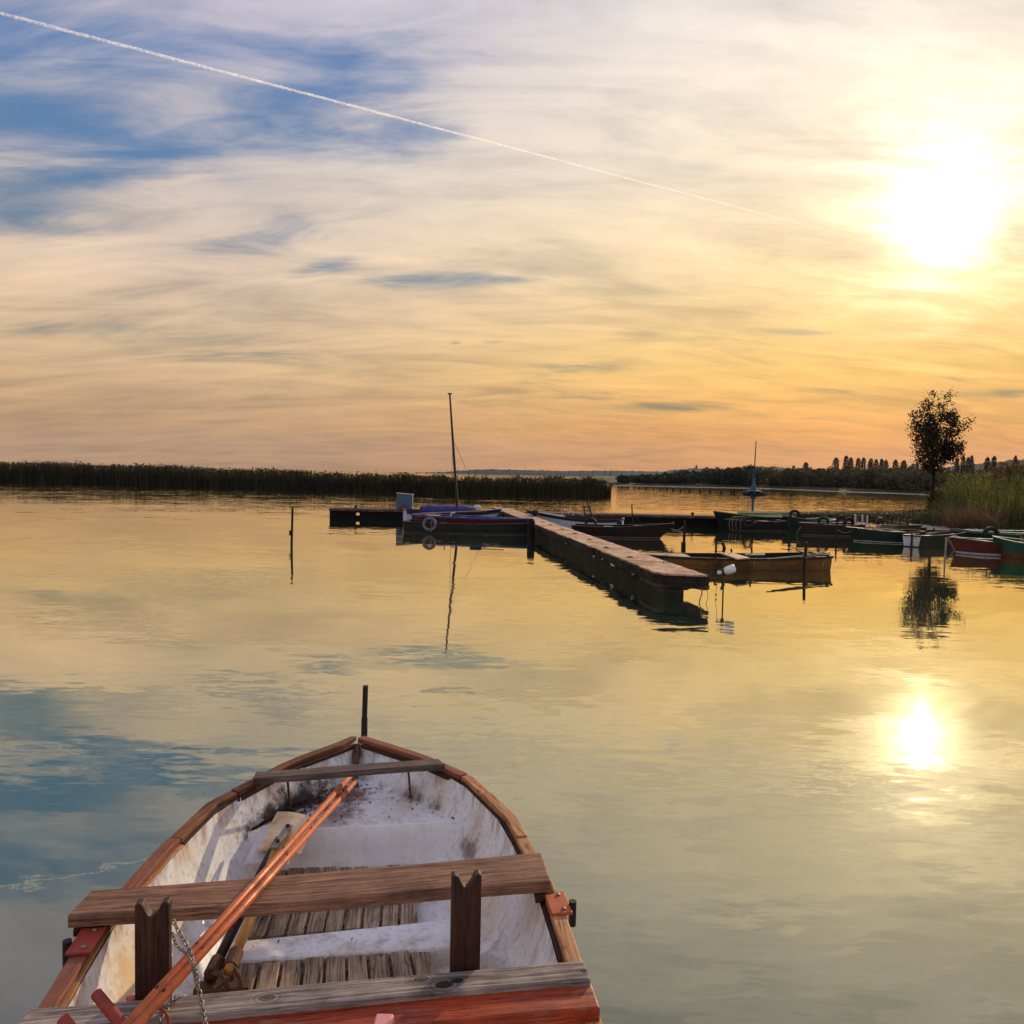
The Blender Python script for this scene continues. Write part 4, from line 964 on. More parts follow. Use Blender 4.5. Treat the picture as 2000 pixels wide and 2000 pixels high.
for (a, b) in (((1560, 1076), (1582, 1083)), ((1510, 1091), (1620, 1080)), ((1500, 1092.5), (1618, 1083.5)), ((1608, 1078), (1620, 1084))): 
    A, Bq = at(*a, .34), at(*b, .35); tag(obj('pole_bundle', MB().beam(A, Bq, .035, .025), M_DKRIM), {1560: 'short dark stick across the stern of the brown wooden boat, by the mooring pole', 1510: 'long dark stick along the brown wooden boat, far one of the pair', 1500: 'long dark stick along the brown wooden boat, near one of the pair', 1608: 'short dark stick on the stern corner of the brown wooden boat'}[a[0]], 'stick', 'sticks lying on the brown wooden boat')
for (u, v0, v1) in ((1472, 1095, 1114), (1607, 1100, 1114)):
    obj('hull_rope', MB().tube([aty(u, v0, 16.5), aty(u+2, (v0+v1)/2, 16.45), aty(u, v1, 16.5)], .01, 6), M_ROPE, nb)
# boats along the right bank
MATTE_GREEN = paint('matte_green_deck', (.012, .17, .06, 1), .9, lin(20, 60, 36), .3, 2, 0., .02)
G_DK = hullmat('dark_green_hull', (26, 66, 50), .45)
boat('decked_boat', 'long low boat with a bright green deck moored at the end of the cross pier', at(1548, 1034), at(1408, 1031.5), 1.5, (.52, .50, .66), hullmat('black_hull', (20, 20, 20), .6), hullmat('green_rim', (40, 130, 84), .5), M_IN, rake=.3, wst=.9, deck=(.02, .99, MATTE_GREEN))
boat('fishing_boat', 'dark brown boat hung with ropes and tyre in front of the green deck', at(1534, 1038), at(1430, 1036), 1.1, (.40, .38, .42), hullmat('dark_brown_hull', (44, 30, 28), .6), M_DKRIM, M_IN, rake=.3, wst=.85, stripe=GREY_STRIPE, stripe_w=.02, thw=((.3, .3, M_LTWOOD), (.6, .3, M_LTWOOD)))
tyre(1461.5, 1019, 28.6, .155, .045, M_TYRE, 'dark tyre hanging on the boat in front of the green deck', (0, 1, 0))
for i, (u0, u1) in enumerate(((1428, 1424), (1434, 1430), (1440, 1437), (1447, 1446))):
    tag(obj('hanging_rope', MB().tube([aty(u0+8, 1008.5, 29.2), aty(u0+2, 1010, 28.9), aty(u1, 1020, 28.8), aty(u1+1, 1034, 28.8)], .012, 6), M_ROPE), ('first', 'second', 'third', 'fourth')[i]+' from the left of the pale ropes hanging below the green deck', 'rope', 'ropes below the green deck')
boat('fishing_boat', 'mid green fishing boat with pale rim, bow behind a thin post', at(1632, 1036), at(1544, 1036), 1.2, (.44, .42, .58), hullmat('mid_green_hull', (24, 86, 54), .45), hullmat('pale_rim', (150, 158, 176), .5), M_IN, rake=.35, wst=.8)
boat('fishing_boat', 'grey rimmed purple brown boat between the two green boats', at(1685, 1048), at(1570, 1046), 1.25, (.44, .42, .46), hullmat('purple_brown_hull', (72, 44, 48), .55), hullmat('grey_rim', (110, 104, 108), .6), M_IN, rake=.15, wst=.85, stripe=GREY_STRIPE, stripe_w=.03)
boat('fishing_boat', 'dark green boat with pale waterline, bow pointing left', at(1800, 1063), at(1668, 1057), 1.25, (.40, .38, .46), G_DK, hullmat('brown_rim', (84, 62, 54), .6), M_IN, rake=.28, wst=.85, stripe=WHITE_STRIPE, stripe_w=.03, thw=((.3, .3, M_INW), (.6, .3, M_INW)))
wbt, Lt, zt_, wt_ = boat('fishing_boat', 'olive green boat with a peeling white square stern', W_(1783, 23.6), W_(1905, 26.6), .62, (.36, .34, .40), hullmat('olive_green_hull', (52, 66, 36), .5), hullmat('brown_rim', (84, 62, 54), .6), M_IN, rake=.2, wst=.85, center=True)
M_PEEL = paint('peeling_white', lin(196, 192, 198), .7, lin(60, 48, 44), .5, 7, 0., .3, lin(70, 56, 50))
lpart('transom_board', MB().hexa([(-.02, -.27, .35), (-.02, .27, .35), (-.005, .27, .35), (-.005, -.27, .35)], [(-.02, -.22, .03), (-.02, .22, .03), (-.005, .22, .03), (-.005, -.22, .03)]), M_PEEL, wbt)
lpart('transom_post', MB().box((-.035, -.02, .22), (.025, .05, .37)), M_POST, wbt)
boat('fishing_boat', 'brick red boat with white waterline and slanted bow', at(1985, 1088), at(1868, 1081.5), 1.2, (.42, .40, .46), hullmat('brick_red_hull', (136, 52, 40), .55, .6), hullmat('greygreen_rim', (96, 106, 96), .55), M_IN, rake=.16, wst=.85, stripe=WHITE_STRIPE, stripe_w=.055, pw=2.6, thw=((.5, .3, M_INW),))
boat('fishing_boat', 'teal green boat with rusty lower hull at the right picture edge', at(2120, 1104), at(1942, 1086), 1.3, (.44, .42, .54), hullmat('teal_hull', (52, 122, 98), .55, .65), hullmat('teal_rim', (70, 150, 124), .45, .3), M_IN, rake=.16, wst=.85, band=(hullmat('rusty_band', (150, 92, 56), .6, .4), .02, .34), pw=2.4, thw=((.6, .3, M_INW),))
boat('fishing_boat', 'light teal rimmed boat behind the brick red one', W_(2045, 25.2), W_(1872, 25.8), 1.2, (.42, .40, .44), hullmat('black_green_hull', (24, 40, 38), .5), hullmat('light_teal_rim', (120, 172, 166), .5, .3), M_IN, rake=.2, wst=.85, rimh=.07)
boat('punt', 'low dark punt lying behind the dark green boat', W_(1692, 27.6), W_(1806, 27.9), 1.0, (.32, .30, .34), hullmat('black_hull', (20, 20, 20), .6), M_DKRIM, M_INW, rake=.2, wst=.8)
boat('punt', 'far low dark punt near the grassy spit', W_(1722, 31.6), W_(1790, 30.9), .9, (.2, .2, .26), hullmat('black_hull', (20, 20, 20), .6), M_DKRIM, M_INW, rake=.25, wst=.8)
boat('punt', 'low dark punt lying in front of the gravel bank', W_(1790, 28.4), W_(1900, 28.0), .9, (.22, .2, .26), hullmat('black_hull', (20, 20, 20), .6), M_DKRIM, M_INW, rake=.25, wst=.8)
tyre(1935, 1044, 24.9, .20, .058, M_TYRE, 'big black tyre standing on the light teal rimmed boat', (.05, 1, 0), 1.2)
tyre(1552, 1006, 30.3, .17, .05, M_TYRE, 'black tyre standing on the mid green boat', (.1, 1, 0))
tyre(1608, 1019.5, 28.0, .16, .05, M_TYRE, 'black tyre in the purple brown boat, left one', (.3, 1, 0))
tyre(1658, 1020.5, 27.6, .15, .05, M_TYRE, 'black tyre in the purple brown boat, right one', (-.2, 1, 0))
tyre(1643, 1016, 29.6, .14, .05, M_TYRE, 'small black tyre behind the purple brown boat', (0, 1, 0))
# outboard motor with white arms, and white stakes
om = thing('outboard_motor', 'black tilted outboard motor with white arms on the low dark punt', 'outboard motor', tuple(W_(1719, 27.4)))
obj('engine_cowl', MB().lathe([(.06, -.16), (.11, -.12), (.12, .05), (.10, .12), (.04, .16)], aty(1719, 1019, 27.4), 10), M_BLACKMETAL, om, smooth=True)
for (a, b) in (((1706, 1030), (1722, 1024)), ((1690, 1023), (1703, 1029)), ((1710, 1031), (1716, 1026))):
    obj('white_arm', MB().beam(aty(*a, 27.3), aty(*b, 27.3), .06, .05), M_PLASTER, om)
for i, (u, v0, v1) in enumerate(((1670.5, 1025, 1004), (1684.5, 1026, 1005), (1694, 1025, 1006))):
    tag(obj('white_stake', MB().tube([aty(u, v0, 27.9), aty(u, v1, 27.9)], .035-.006*i, 8), M_PLASTER), ('left', 'middle', 'right')[i]+' one of three white stakes beside the black outboard motor', 'stake', 'white stakes by the outboard motor')
# A-frames of pale timber
for nm, lab, L_ in (('support_frame', 'pale A shaped prop standing at the bow of the brick red boat', [((1846, 1080), (1850, 1050)), ((1866, 1076), (1850, 1050)), ((1846, 1052), (1868, 1046))]),
                    ('support_frame', 'pale A shaped frame on the teal boat at the right edge', [((1986, 1064), (1996, 1044)), ((1999, 1064), (1996, 1044)), ((1985, 1045), (2010, 1042))])):
    dd = 22.9 if nm and L_[0][0][0] < 1900 else 21.6
    mb = MB()
    for a, b in L_: mb.beam(aty(*a, dd), aty(*b, dd), .04, .035)
    tag(obj(nm, mb, M_OLDDARK if dd < 22 else M_GREYWOOD), lab, 'frame')
# ------------------------------------------------------------------ posts standing in the water
def post(u, vt, vw, r, label, mat=None, u2=None, extra=None, name='mooring_post', Y=None):
    Y = Y or at(u, vw).y; a = aty(u if u2 is None else u2, vw, Y); t = aty(u, vt, Y); a2 = a+(a-t).normalized()*.5
    mb = MB().tube([a2, a.lerp(t, .5), t], [r*1.08, r, r*.95], 9)
    if extra: extra(mb, Y)
    return tag(obj(name, mb, mat or M_POST), label, 'post', 'posts standing in the water')
post(571.5, 992, 1063.5, .03, 'lone thin dark post standing in open water on the left', u2=569.5, extra=lambda mb, Y: mb.box(aty(567, 1041, Y), (.05, .05, .13)))
def thick(mb, Y): mb.tube([aty(1334.5, 1096, Y), aty(1335, 1059, Y)], .055, 9)
post(1337.3, 1018, 1098, .032, 'tall dark post with thicker foot behind the brown wooden boat', u2=1334.5, extra=thick)
post(1399, 1050.5, 1097, .025, 'thin post with a small hook behind the brown wooden boat', u2=1398, extra=lambda mb, Y: mb.tube([aty(1399, 1051, Y), aty(1403, 1052.5, Y)], .02, 6))
post(1575, 1059, 1117.5, .032, 'leaning mooring pole tied to the stern of the brown wooden boat', u2=1570)
post(1543, 1005.5, 1041, .04, 'dark post in front of the mid green boat bow', u2=1541)
post(1635, 1020, 1056, .03, 'dark thin post in front of the purple brown boat', u2=1633)
post(1497, 1015, 1035, .025, 'thin stake in front of the dark brown boat', u2=1496)
post(1526, 1022, 1037.5, .018, 'very thin stake beside the bow of the mid green boat', u2=1526)
post(1898, 1031, 1044, .04, 'short stake at the gravel bank behind the punt', u2=1898)
post(1824, 1031.5, 1043, .03, 'short thin stake in the low dark punt before the gravel bank', u2=1824)
post(1848, 1052, 1094, .02, 'slender pale stake in the water before the olive green boat', M_GREYWOOD, u2=1845)
p = at(1037, 1054); tag(obj('rubber_pile', MB().lathe([(.105, -.5), (.11, .0), (.118, .42), (.11, .58), (.07, .64)], (p.x, p.y, 0), 14), M_BLACK, smooth=True), 'thick black rounded pile at the corner of the concrete pier', 'pile')
A = aty(1312, 1026, 25.0); Bq = aty(1337, 1030, at(1337, 1098).y*0+25.0); 
tag(obj('mooring_rope', MB().tube([aty(1311, 1033, 24.9), aty(1318, 1036, 24), aty(1327, 1035, 22), aty(1332, 1031, 20), aty(1336, 1028, 18.5)], .014, 6), M_ROPE), 'slack mooring rope from the dark red black boat to the tall post', 'rope')
# white plastic canister on a thin pole
Yp = at(1412, 1167).y
lp = thing('canister_post', 'thin pole with a white plastic canister on top off the pier end', 'marker post', (at(1412, 1167).x, Yp, 0))
obj('pole', MB().tube([aty(1411, 1200, Yp), aty(1411.8, 1167, Yp), aty(1413.5, 1122, Yp)], .013, 8), M_RUST, lp)
obj('clamp', MB().box(aty(1413.5, 1118, Yp), (.05, .05, .13)).box(aty(1408, 1115, Yp), (.07, .04, .025)), M_BLACKMETAL, lp)
M_CAN = paint('white_plastic', lin(226, 226, 232), .35, lin(170, 160, 150), .3, 6)
c = aty(1424, 1113, Yp); Mx = Matrix.Rotation(R(-62), 3, 'Y') ; 
obj('canister', MB().lathe([(.02, -.10), (.05, -.085), (.066, -.04), (.072, .03), (.070, .085), (.055, .10)], c, 16, Matrix.Rotation(R(68), 3, 'Y')), M_CAN, lp, smooth=True)
obj('canister_neck', MB().lathe([(.03, -.03), (.034, .0), (.03, .03)], aty(1405, 1118, Yp), 12, Matrix.Rotation(R(80), 3, 'Y')), M_CAN, lp)
obj('dangling_wire', MB().tube([aty(1404, 1117, Yp), aty(1402, 1136, Yp), aty(1399, 1152, Yp), aty(1398, 1162, Yp), aty(1398, 1170, Yp)], .0035, 5).box(aty(1398.5, 1162, Yp), (.02, .02, .03)), M_IRON, lp)

for lab, pts in (('rope tying the brown wooden boat to its leaning mooring pole', [at(1600, 1088, .3), at(1588, 1092, .2), at(1578, 1090, .28), aty(1572.5, 1088, 16.4)]),
                 ('slack rope from the dark green boat bow to a thin post', [aty(1664, 1036, 25.2), aty(1655, 1041, 25.3), aty(1645, 1040, 25.4), aty(1635, 1034, 25.5)]),
                 ('rope from the purple brown boat bow down into the water', [aty(1566, 1027, 27.6), aty(1560, 1034, 27.5), aty(1556, 1045, 27.4)]),
                 ('rope from the brick red boat bow to the pale prop', [aty(1864, 1054, 22.8), aty(1858, 1058, 22.8), aty(1850, 1055, 22.9)])):
    tag(obj('mooring_rope', MB().tube(pts, .011, 6), M_ROPE), lab, 'rope')
# ------------------------------------------------------------------ land, reeds, trees, hills
def leafmat(name, cols, rough=.7, trans=.3, scale=.6):
    m, g, out = newmat(name)
    p = g.pos(); n = g.noise(p, scale, 4, .6); 
    isl = g.n('ShaderNodeNewGeometry').outputs['Random Per Island']
    f = g.m('ADD', g.m('MULTIPLY', n, .6), g.m('MULTIPLY', isl, .5))
    k = len(cols); c = g.ramp(f, [(.2+.65*i/(k-1), cols[i]) for i in range(k)])
    b = principled(g, out, c, rough, spec=.2)
    tr = g.n('ShaderNodeBsdfTranslucent'); g.put(tr.inputs[0], c); mx = g.n('ShaderNodeMixShader'); mx.inputs[0].default_value = trans
    g.nt.links.new(b.outputs[0], mx.inputs[1]); g.nt.links.new(tr.outputs[0], mx.inputs[2]); g.nt.links.new(mx.outputs[0], out.inputs[0])
    return m
def flat(name, cols, scale, rough=.9, bump=.3, dist=.05):
    m, g, out = newmat(name); p = g.pos(); n = g.noise(p, scale, 8, .65); n2 = g.noise(p, scale*7, 5, .6)
    c = g.ramp(g.m('ADD', g.m('MULTIPLY', n, .65), g.m('MULTIPLY', n2, .35)), [(.3+.4*i/(len(cols)-1), cols[i]) for i in range(len(cols))])
    principled(g, out, c, rough, normal=g.bump(n2, bump, dist), spec=.15); return m
def blades(xy, z0, h, w, bend, nseg=3, lean=None):
    """many tapering blades: arrays of base points, heights, widths and bends"""
    n = len(xy); a = rng.uniform(0, 2*np.pi, n); dirx, diry = np.cos(a), np.sin(a); b = rng.uniform(0, 2*np.pi, n)
    V = np.zeros((n, 2*(nseg+1), 3), np.float32)
    for i in range(nseg+1):
        t = i/nseg; ww = w*(1-.85*t**1.5)*.5; ox = bend*np.cos(b)*t**2; oy = bend*np.sin(b)*t**2
        if lean is not None: ox = ox+lean[0]*t*t*h; oy = oy+lean[1]*t*t*h
        z = z0+h*(t-.25*np.minimum(1, np.abs(bend)/np.maximum(h, .01))*t**2)
        V[:, 2*i, 0] = xy[:, 0]+ox-dirx*ww; V[:, 2*i, 1] = xy[:, 1]+oy-diry*ww; V[:, 2*i, 2] = z
        V[:, 2*i+1, 0] = xy[:, 0]+ox+dirx*ww; V[:, 2*i+1, 1] = xy[:, 1]+oy+diry*ww; V[:, 2*i+1, 2] = z
    f = np.array([[2*i, 2*i+1, 2*i+3, 2*i+2] for i in range(nseg)])
    F = (np.arange(n)[:, None, None]*(2*(nseg+1))+f[None]).reshape(-1, 4)
    return V.reshape(-1, 3), F
def leaves(P, size, flat_=.0):
    n = len(P); q = rng.normal(size=(n, 3)); q /= np.linalg.norm(q, axis=1)[:, None]
    r = rng.normal(size=(n, 3)); r -= q*(r*q).sum(1)[:, None]; r /= np.linalg.norm(r, axis=1)[:, None]
    s = size*rng.uniform(.6, 1.3, n)[:, None]
    V = np.stack([P-q*s*.5, P+r*s*.32, P+q*s*.5, P-r*s*.32], 1).reshape(-1, 3)
    return V, np.arange(4*n).reshape(n, 4)
def join(*parts):
    V, F, o = [], [], 0
    for v, f in parts: V.append(v); F.append(f+o); o += len(v)
    return np.concatenate(V), np.concatenate(F)

# far bank
M_BANK = flat('far_bank_soil', [lin(44, 38, 26), lin(64, 56, 36), lin(88, 76, 50)], .2)
M_EDGE = flat('pale_shore_edge', [lin(150, 138, 120), lin(214, 206, 190)], 1.2)
shore = [(1198, 948.6), (1222, 948.7), (1330, 951), (1498, 954.5), (1650, 960.5), (1760, 964), (1817, 966.5)]
P = [at(u, v) for u, v in shore]; P = [P[0]+Vector((-1, 30, 0))]+P+[P[-1]+Vector((14, -12, 0)), P[-1]+Vector((60, -60, 0)), P[-1]+Vector((200, -160, 0))]
mb = MB(); rings = []
for i, p in enumerate(P):
    n = p.normalized() if i < 8 else Vector((.6, .8, 0))
    rings.append([(p.x, p.y, -.5), (p.x, p.y, .12), (p.x+n.x*3, p.y+n.y*3, .5), (p.x+n.x*40, p.y+n.y*40, 1.2), (p.x+n.x*300, p.y+n.y*300, 1.4), (p.x+n.x*1500, p.y+n.y*1500, 1.6)])
mb.loft(rings, False); tag(obj('far_bank', mb, M_BANK), kind='structure')
mb = MB(); rings = []; 
for i in range(60):
    t = i/59*6; k = min(5, int(t)); p = P[1+k].lerp(P[2+k], t-k); w_ = .6+.5*math.sin(i*1.7)*math.sin(i*.6)
    rings.append([(p.x-.1, p.y-.3, -.1), (p.x, p.y-.2, .04+.05*max(0, w_)), (p.x+.1, p.y+.2+.4*w_, .12), (p.x+.1, p.y+.6+.4*w_, .0)])
mb.loft(rings, True, True); tag(obj('shore_edge', mb, M_EDGE), kind='structure')
# hills
def ridge(name, prof, d, depth, mat, rough_amp, seed):
    rr = np.random.default_rng(seed); us = np.linspace(prof[0][0], prof[-1][0], 260); vs = np.interp(us, [p[0] for p in prof], [p[1] for p in prof])
    mb = MB(); rings = []; tr = rr.uniform(-1, 1, 260)
    for i, (u, v) in enumerate(zip(us, vs)):
        h = aty(u, v, d).z+rough_amp*(abs(tr[i])**2); x = aty(u, v, d).x
        rings.append([(x*.9, d*.9, -1), (x*.93, d*.93, max(.0, h*.35)+rough_amp*rr.uniform(-.6, .6)), (x*.965, d*.965, h*.72+rough_amp*rr.uniform(-.6, .6)), (x, d, h), (x*1.1, d*1.1, h*.8), (x*1.3, d*1.3, -1)])
    mb.loft(rings, False); return tag(obj(name, mb, mat), kind='structure')
def hillmat(name, a, b, sc):
    m, g, out = newmat(name); p = g.pos(); n = g.noise(p, sc, 6, .7); n2 = g.vor(p, sc*4)
    c = g.mix(g.ss(g.m('ADD', g.m('MULTIPLY', n, .6), g.m('MULTIPLY', n2, .4)), .3, .65), a, b); principled(g, out, c, .95, spec=.05); return m
ridge('far_hills', [(600, 929), (860, 923), (900, 919.5), (950, 917), (1000, 917.8), (1085, 920), (1200, 919.6), (1290, 921.5), (1330, 917), (1360, 915), (1400, 916), (1450, 919), (1560, 926), (1700, 930)], 1300, 300, hillmat('haze_tinted_hill_woods', *HILL_FAR, .03), 1.6, 1)
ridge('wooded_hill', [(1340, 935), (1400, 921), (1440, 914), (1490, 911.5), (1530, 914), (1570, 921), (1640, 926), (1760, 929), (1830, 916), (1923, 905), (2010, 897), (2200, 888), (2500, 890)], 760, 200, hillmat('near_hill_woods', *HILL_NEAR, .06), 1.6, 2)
p = aty(1360, 915.5, 1300); tag(obj('lookout_tower', MB().box((p.x, p.y, p.z+1), (2.5, 2.5, 6)).lathe([(2, p.z+4), (.2, p.z+6.5)], (p.x, p.y, 0), 8), M_BLACK), 'tiny lookout tower on the far blue hill', 'tower')
p = aty(1025.5, 918, 1300); tag(obj('radio_mast', MB().tube([(p.x, p.y, p.z-3), (p.x, p.y, p.z+6)], [.4, .25], 6), M_BLACK), 'thin radio mast on the blue hills above the reeds', 'mast')
# far-off woods on the opposite bank: one mass of shrubs and small trees
def clumps(n, fx, hmin, hmax, leaf, per, seed):
    r = np.random.default_rng(seed); Ps = []
    for _ in range(n):
        x, y, hh = fx(r); h = hh*r.uniform(hmin, hmax); w = h*r.uniform(.5, .9); k = int(per*h)
        q = r.normal(size=(k, 3)); q /= np.linalg.norm(q, axis=1)[:, None]; rad = r.uniform(.35, 1., k)**.6
        lump = 1+.25*np.sin(q[:, 0]*5+r.uniform(0, 6))*np.cos(q[:, 2]*4+r.uniform(0, 6))
        Ps.append(np.stack([x+q[:, 0]*rad*w*lump, y+q[:, 1]*rad*w, .3+h*.5+q[:, 2]*rad*h*.52*lump], 1))
    return np.concatenate(Ps)
def bank_xy(r, t0, t1, off0, off1):
    t = r.uniform(t0, t1); us = [s_[0] for s_ in shore]; v = np.interp(t, us, [s[1] for s in shore]); p = at(t, v); n = p.normalized(); o = r.uniform(off0, off1)
    return p.x+n.x*o, p.y+n.y*o
def fA(r):
    x, y = bank_xy(r, 1206, 1480, 4, 34); return x, y, float(np.interp(x/y, [.15, .19, .25, .3], [.42, .55, .85, 1.]))
def fB(r):
    x, y = bank_xy(r, 1450, 1980, 4, 40); return x, y, 1.
def fC(r):
    x, y = bank_xy(r, 1250, 2100, 50, 130); return x, y, float(np.interp(x/y, [.16, .22, .3, .4], [.45, .7, 1., 1.2]))
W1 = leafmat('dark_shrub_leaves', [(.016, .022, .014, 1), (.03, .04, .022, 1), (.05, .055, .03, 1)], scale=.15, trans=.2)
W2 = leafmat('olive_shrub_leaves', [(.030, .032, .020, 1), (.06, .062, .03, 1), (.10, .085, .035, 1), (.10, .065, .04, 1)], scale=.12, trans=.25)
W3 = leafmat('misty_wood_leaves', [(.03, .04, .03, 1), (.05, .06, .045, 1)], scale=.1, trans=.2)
V, F = leaves(clumps(110, fA, 2.5, 4.5, .5, 240, 4), .55); tag(raw('far_shrubs', V, F, W1), kind='stuff')
V, F = leaves(clumps(140, fB, 2.1, 4.3, .5, 240, 5), .5); tag(raw('far_shrubbery', V, F, W2), kind='stuff')
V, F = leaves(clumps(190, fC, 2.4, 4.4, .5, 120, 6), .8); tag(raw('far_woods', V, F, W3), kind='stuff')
# tall poplars and other trees one can tell apart
M_TRUNK = paint('dark_bark', lin(44, 34, 28), .9, lin(20, 16, 13), .6, 5, 0., .1)
POP = leafmat('poplar_leaves', [(.010, .013, .007, 1), (.022, .026, .012, 1), (.036, .036, .016, 1)], scale=.5, trans=.15)
def tree_mesh(kind, seed):
    r = np.random.default_rng(seed)
    if kind == 'poplar':
        n = 2200; t = r.uniform(0, 1, n)**.9; prof = np.interp(t, [0, .1, .3, .7, .9, 1], [.6, .85, 1, .95, .72, .25]); a = r.uniform(0, 6.28, n); rad = r.uniform(.2, 1, n)**.6*prof*.15*(1+.35*np.sin(a*3+t*(7+seed % 5)+seed))
        P_ = np.stack([np.cos(a)*rad, np.sin(a)*rad, .03+t*.97], 1); s = .042
    else:
        cs = r.normal(size=(9, 3))*np.array([.17, .17, .13])+np.array([0, 0, .66]); P_ = np.concatenate([c+r.normal(size=(170, 3))*.07 for c in cs]); s = .045
    return leaves(P_, s)
def proto(kind, seed, label, mat):
    t = thing('poplar_tree' if kind == 'poplar' else 'round_tree', label, 'tree', (0, 0, 0), 0, 'tall poplars on the far bank' if kind == 'poplar' else 'round trees on the far bank')
    V, F = tree_mesh(kind, seed); raw('crown', V, F, mat, t); lpart('trunk', MB().tube([(0, 0, -.02), (0, 0, .5)], [.018, .008], 6), M_TRUNK, t); return t
def dup(root, loc, sc, rz, label):
    c = root.copy(); C.objects.link(c); c.location = loc; c.scale = sc; c.rotation_euler = (0, 0, rz); c['label'] = label
    for ch in root.children:
        d = ch.copy(); C.objects.link(d); d.parent = c
    return c
ORD = 'first second third fourth fifth sixth seventh eighth ninth tenth eleventh twelfth thirteenth fourteenth fifteenth sixteenth seventeenth eighteenth nineteenth twentieth'.split()
pops = [(1633, 899, 11, 268), (1652.5, 895.5, 10, 270), (1662, 898.5, 9, 266), (1676.5, 899.8, 9.5, 268), (1686.5, 898.8, 9, 270), (1701, 900.8, 11, 265), (1711.5, 902, 9, 268), (1722, 901.3, 9, 266), (1731, 903, 8, 268), (1749, 903, 10, 262), (1765.5, 904, 11, 262), (1783, 910, 9, 260), (1791.5, 909, 8, 262), (1805, 912, 8, 262), (1869.5, 899.5, 8, 300), (1881.5, 896.5, 9, 300), (1891, 898.5, 8, 302), (1898, 895.5, 8, 300)]
protos = [proto('poplar', 20+i, 'x', POP) for i in range(3)]; used = set()
for i, (u, v, w, d) in enumerate(pops):
    p = aty(u, v, d); h = (p.z-.3)*1.10; k = i % 3; w *= 1.2; lab = ORD[i]+' poplar from the left in the dark row behind the far shore'
    sc = (w/1500*d*.5/.15, w/1500*d*.5/.15, h)
    if k not in used:
        used.add(k); t = protos[k]; t.location = (p.x, p.y, .3); t.scale = sc; t['label'] = lab
    else: dup(protos[k], (p.x, p.y, .3), sc, rng.uniform(0, 6), lab)
for (u, v, w, d, lab) in ((1929, 893, 11, 330, 'left one of a pair of tall trees standing before the right hill'), (1942, 891, 11, 330, 'right one of a pair of tall trees standing before the right hill'), (1984, 890, 9, 340, 'thin tree rising from the ridge of the right hill'), (1574, 903, 12, 240, 'solitary poplar on the far bank between beacon and poplar row')):
    p = aty(u, v, d); dup(protos[1], (p.x, p.y, .3), (w/1500*d*.5/.15, w/1500*d*.5/.15, p.z-.3), rng.uniform(0, 6), lab)
rt = proto('round', 31, 'dark broad tree on the far bank left of the beacon', leafmat('round_tree_leaves', [(.010, .013, .008, 1), (.026, .03, .015, 1)], scale=.4, trans=.15))
first = True
for (u, v, d, w, lab) in ((1438, 911.5, 195, 26, 'dark broad tree on the far bank left of the beacon'), (1596, 915, 200, 18, 'loose open tree on the far bank right of the solitary poplar'), (1330, 922, 190, 18, 'low broad tree on the far bank right of the reed bed'), (1957, 914, 150, 30, 'bushy tree behind the right reeds')):
    p = aty(u, v, d); s = w/1500*d/.62; h = (p.z-.3)/.98
    if first: rt.location = (p.x, p.y, .3); rt.scale = (s, s, h); first = False
    else: dup(rt, (p.x, p.y, .3), (s, s, h), rng.uniform(0, 6), lab)

# reed bed across the water on the left
REED = leafmat('reed_bed_leaves', [(.013, .009, .006, 1), (.024, .015, .008, 1), (.034, .030, .011, 1), (.046, .034, .016, 1)], scale=.22, trans=.12)
edge = [(-420, 927), (0, 939), (300, 947), (550, 955), (760, 961), (900, 965.5), (1020, 967), (1090, 968.5), (1150, 969), (1196, 967.5)]
EP = [at(u, v) for u, v in edge]; EP = [EP[0]+Vector((-140, -12, 0))]+EP
def along(n, r, lo=0., hi=1.):
    seg = np.array([(b-a).length for a, b in zip(EP, EP[1:])]); cum = np.concatenate([[0], np.cumsum(seg)])/seg.sum(); t = r.uniform(lo, hi, n)
    return np.interp(t, cum, [p.x for p in EP]), np.interp(t, cum, [p.y for p in EP]), t
n = 52000; ex, ey, t = along(n, rng); dep = rng.uniform(0, 1, n)**1.8*9
hh = 1.66+.10*np.sin(ex*.45)+.10*np.sin(ex*1.7+1)+.07*np.sin(ex*4.3)+rng.normal(0, .10, n)
hh = hh+np.interp(ex, [-60, -40, -25, -10], [.50, .40, .18, .0])
hh *= np.where(ex > 9.2, np.clip(1-(ex-9.2)*.10, .6, 1), 1)
jag = .35*np.sin(ex*2.1)+.3*np.sin(ex*.7+2)
V, F = blades(np.stack([ex, ey+dep+jag+.4], 1), -.1, hh, rng.uniform(.05, .10, n), rng.normal(0, .35, n))
# feathery heads
k = rng.choice(n, 14000, replace=False); Ph = np.stack([ex[k]+rng.normal(0, .1, 14000), ey[k]+dep[k]+jag[k]+.4, hh[k]*rng.uniform(.88, 1.02, 14000)-.1], 1)
V2, F2 = leaves(Ph, .22); 
mbk = MB(); rings = []
for i in range(80):
    tt = i/79; s = np.array([(b-a).length for a, b in zip(EP, EP[1:])]); cum = np.concatenate([[0], np.cumsum(s)])/s.sum(); x = float(np.interp(tt, cum, [p.x for p in EP])); y = float(np.interp(tt, cum, [p.y for p in EP]))
    q = 1.1+.1*math.sin(i*1.3); rings.append([(x, y+1.6, -.2), (x, y+1.9, q), (x, y+8, q), (x, y+9, -.2)])
V3 = np.array([p for r_ in rings for p in r_], np.float32); F3 = np.array([(i*4+j, i*4+j+1, i*4+j+5, i*4+j+4) for i in range(79) for j in range(3)]+[(316, 317, 318, 319)])
V, F = join((V, F), (V2, F2), (V3, F3)); tag(raw('reed_bed', V, F, REED), kind='stuff')

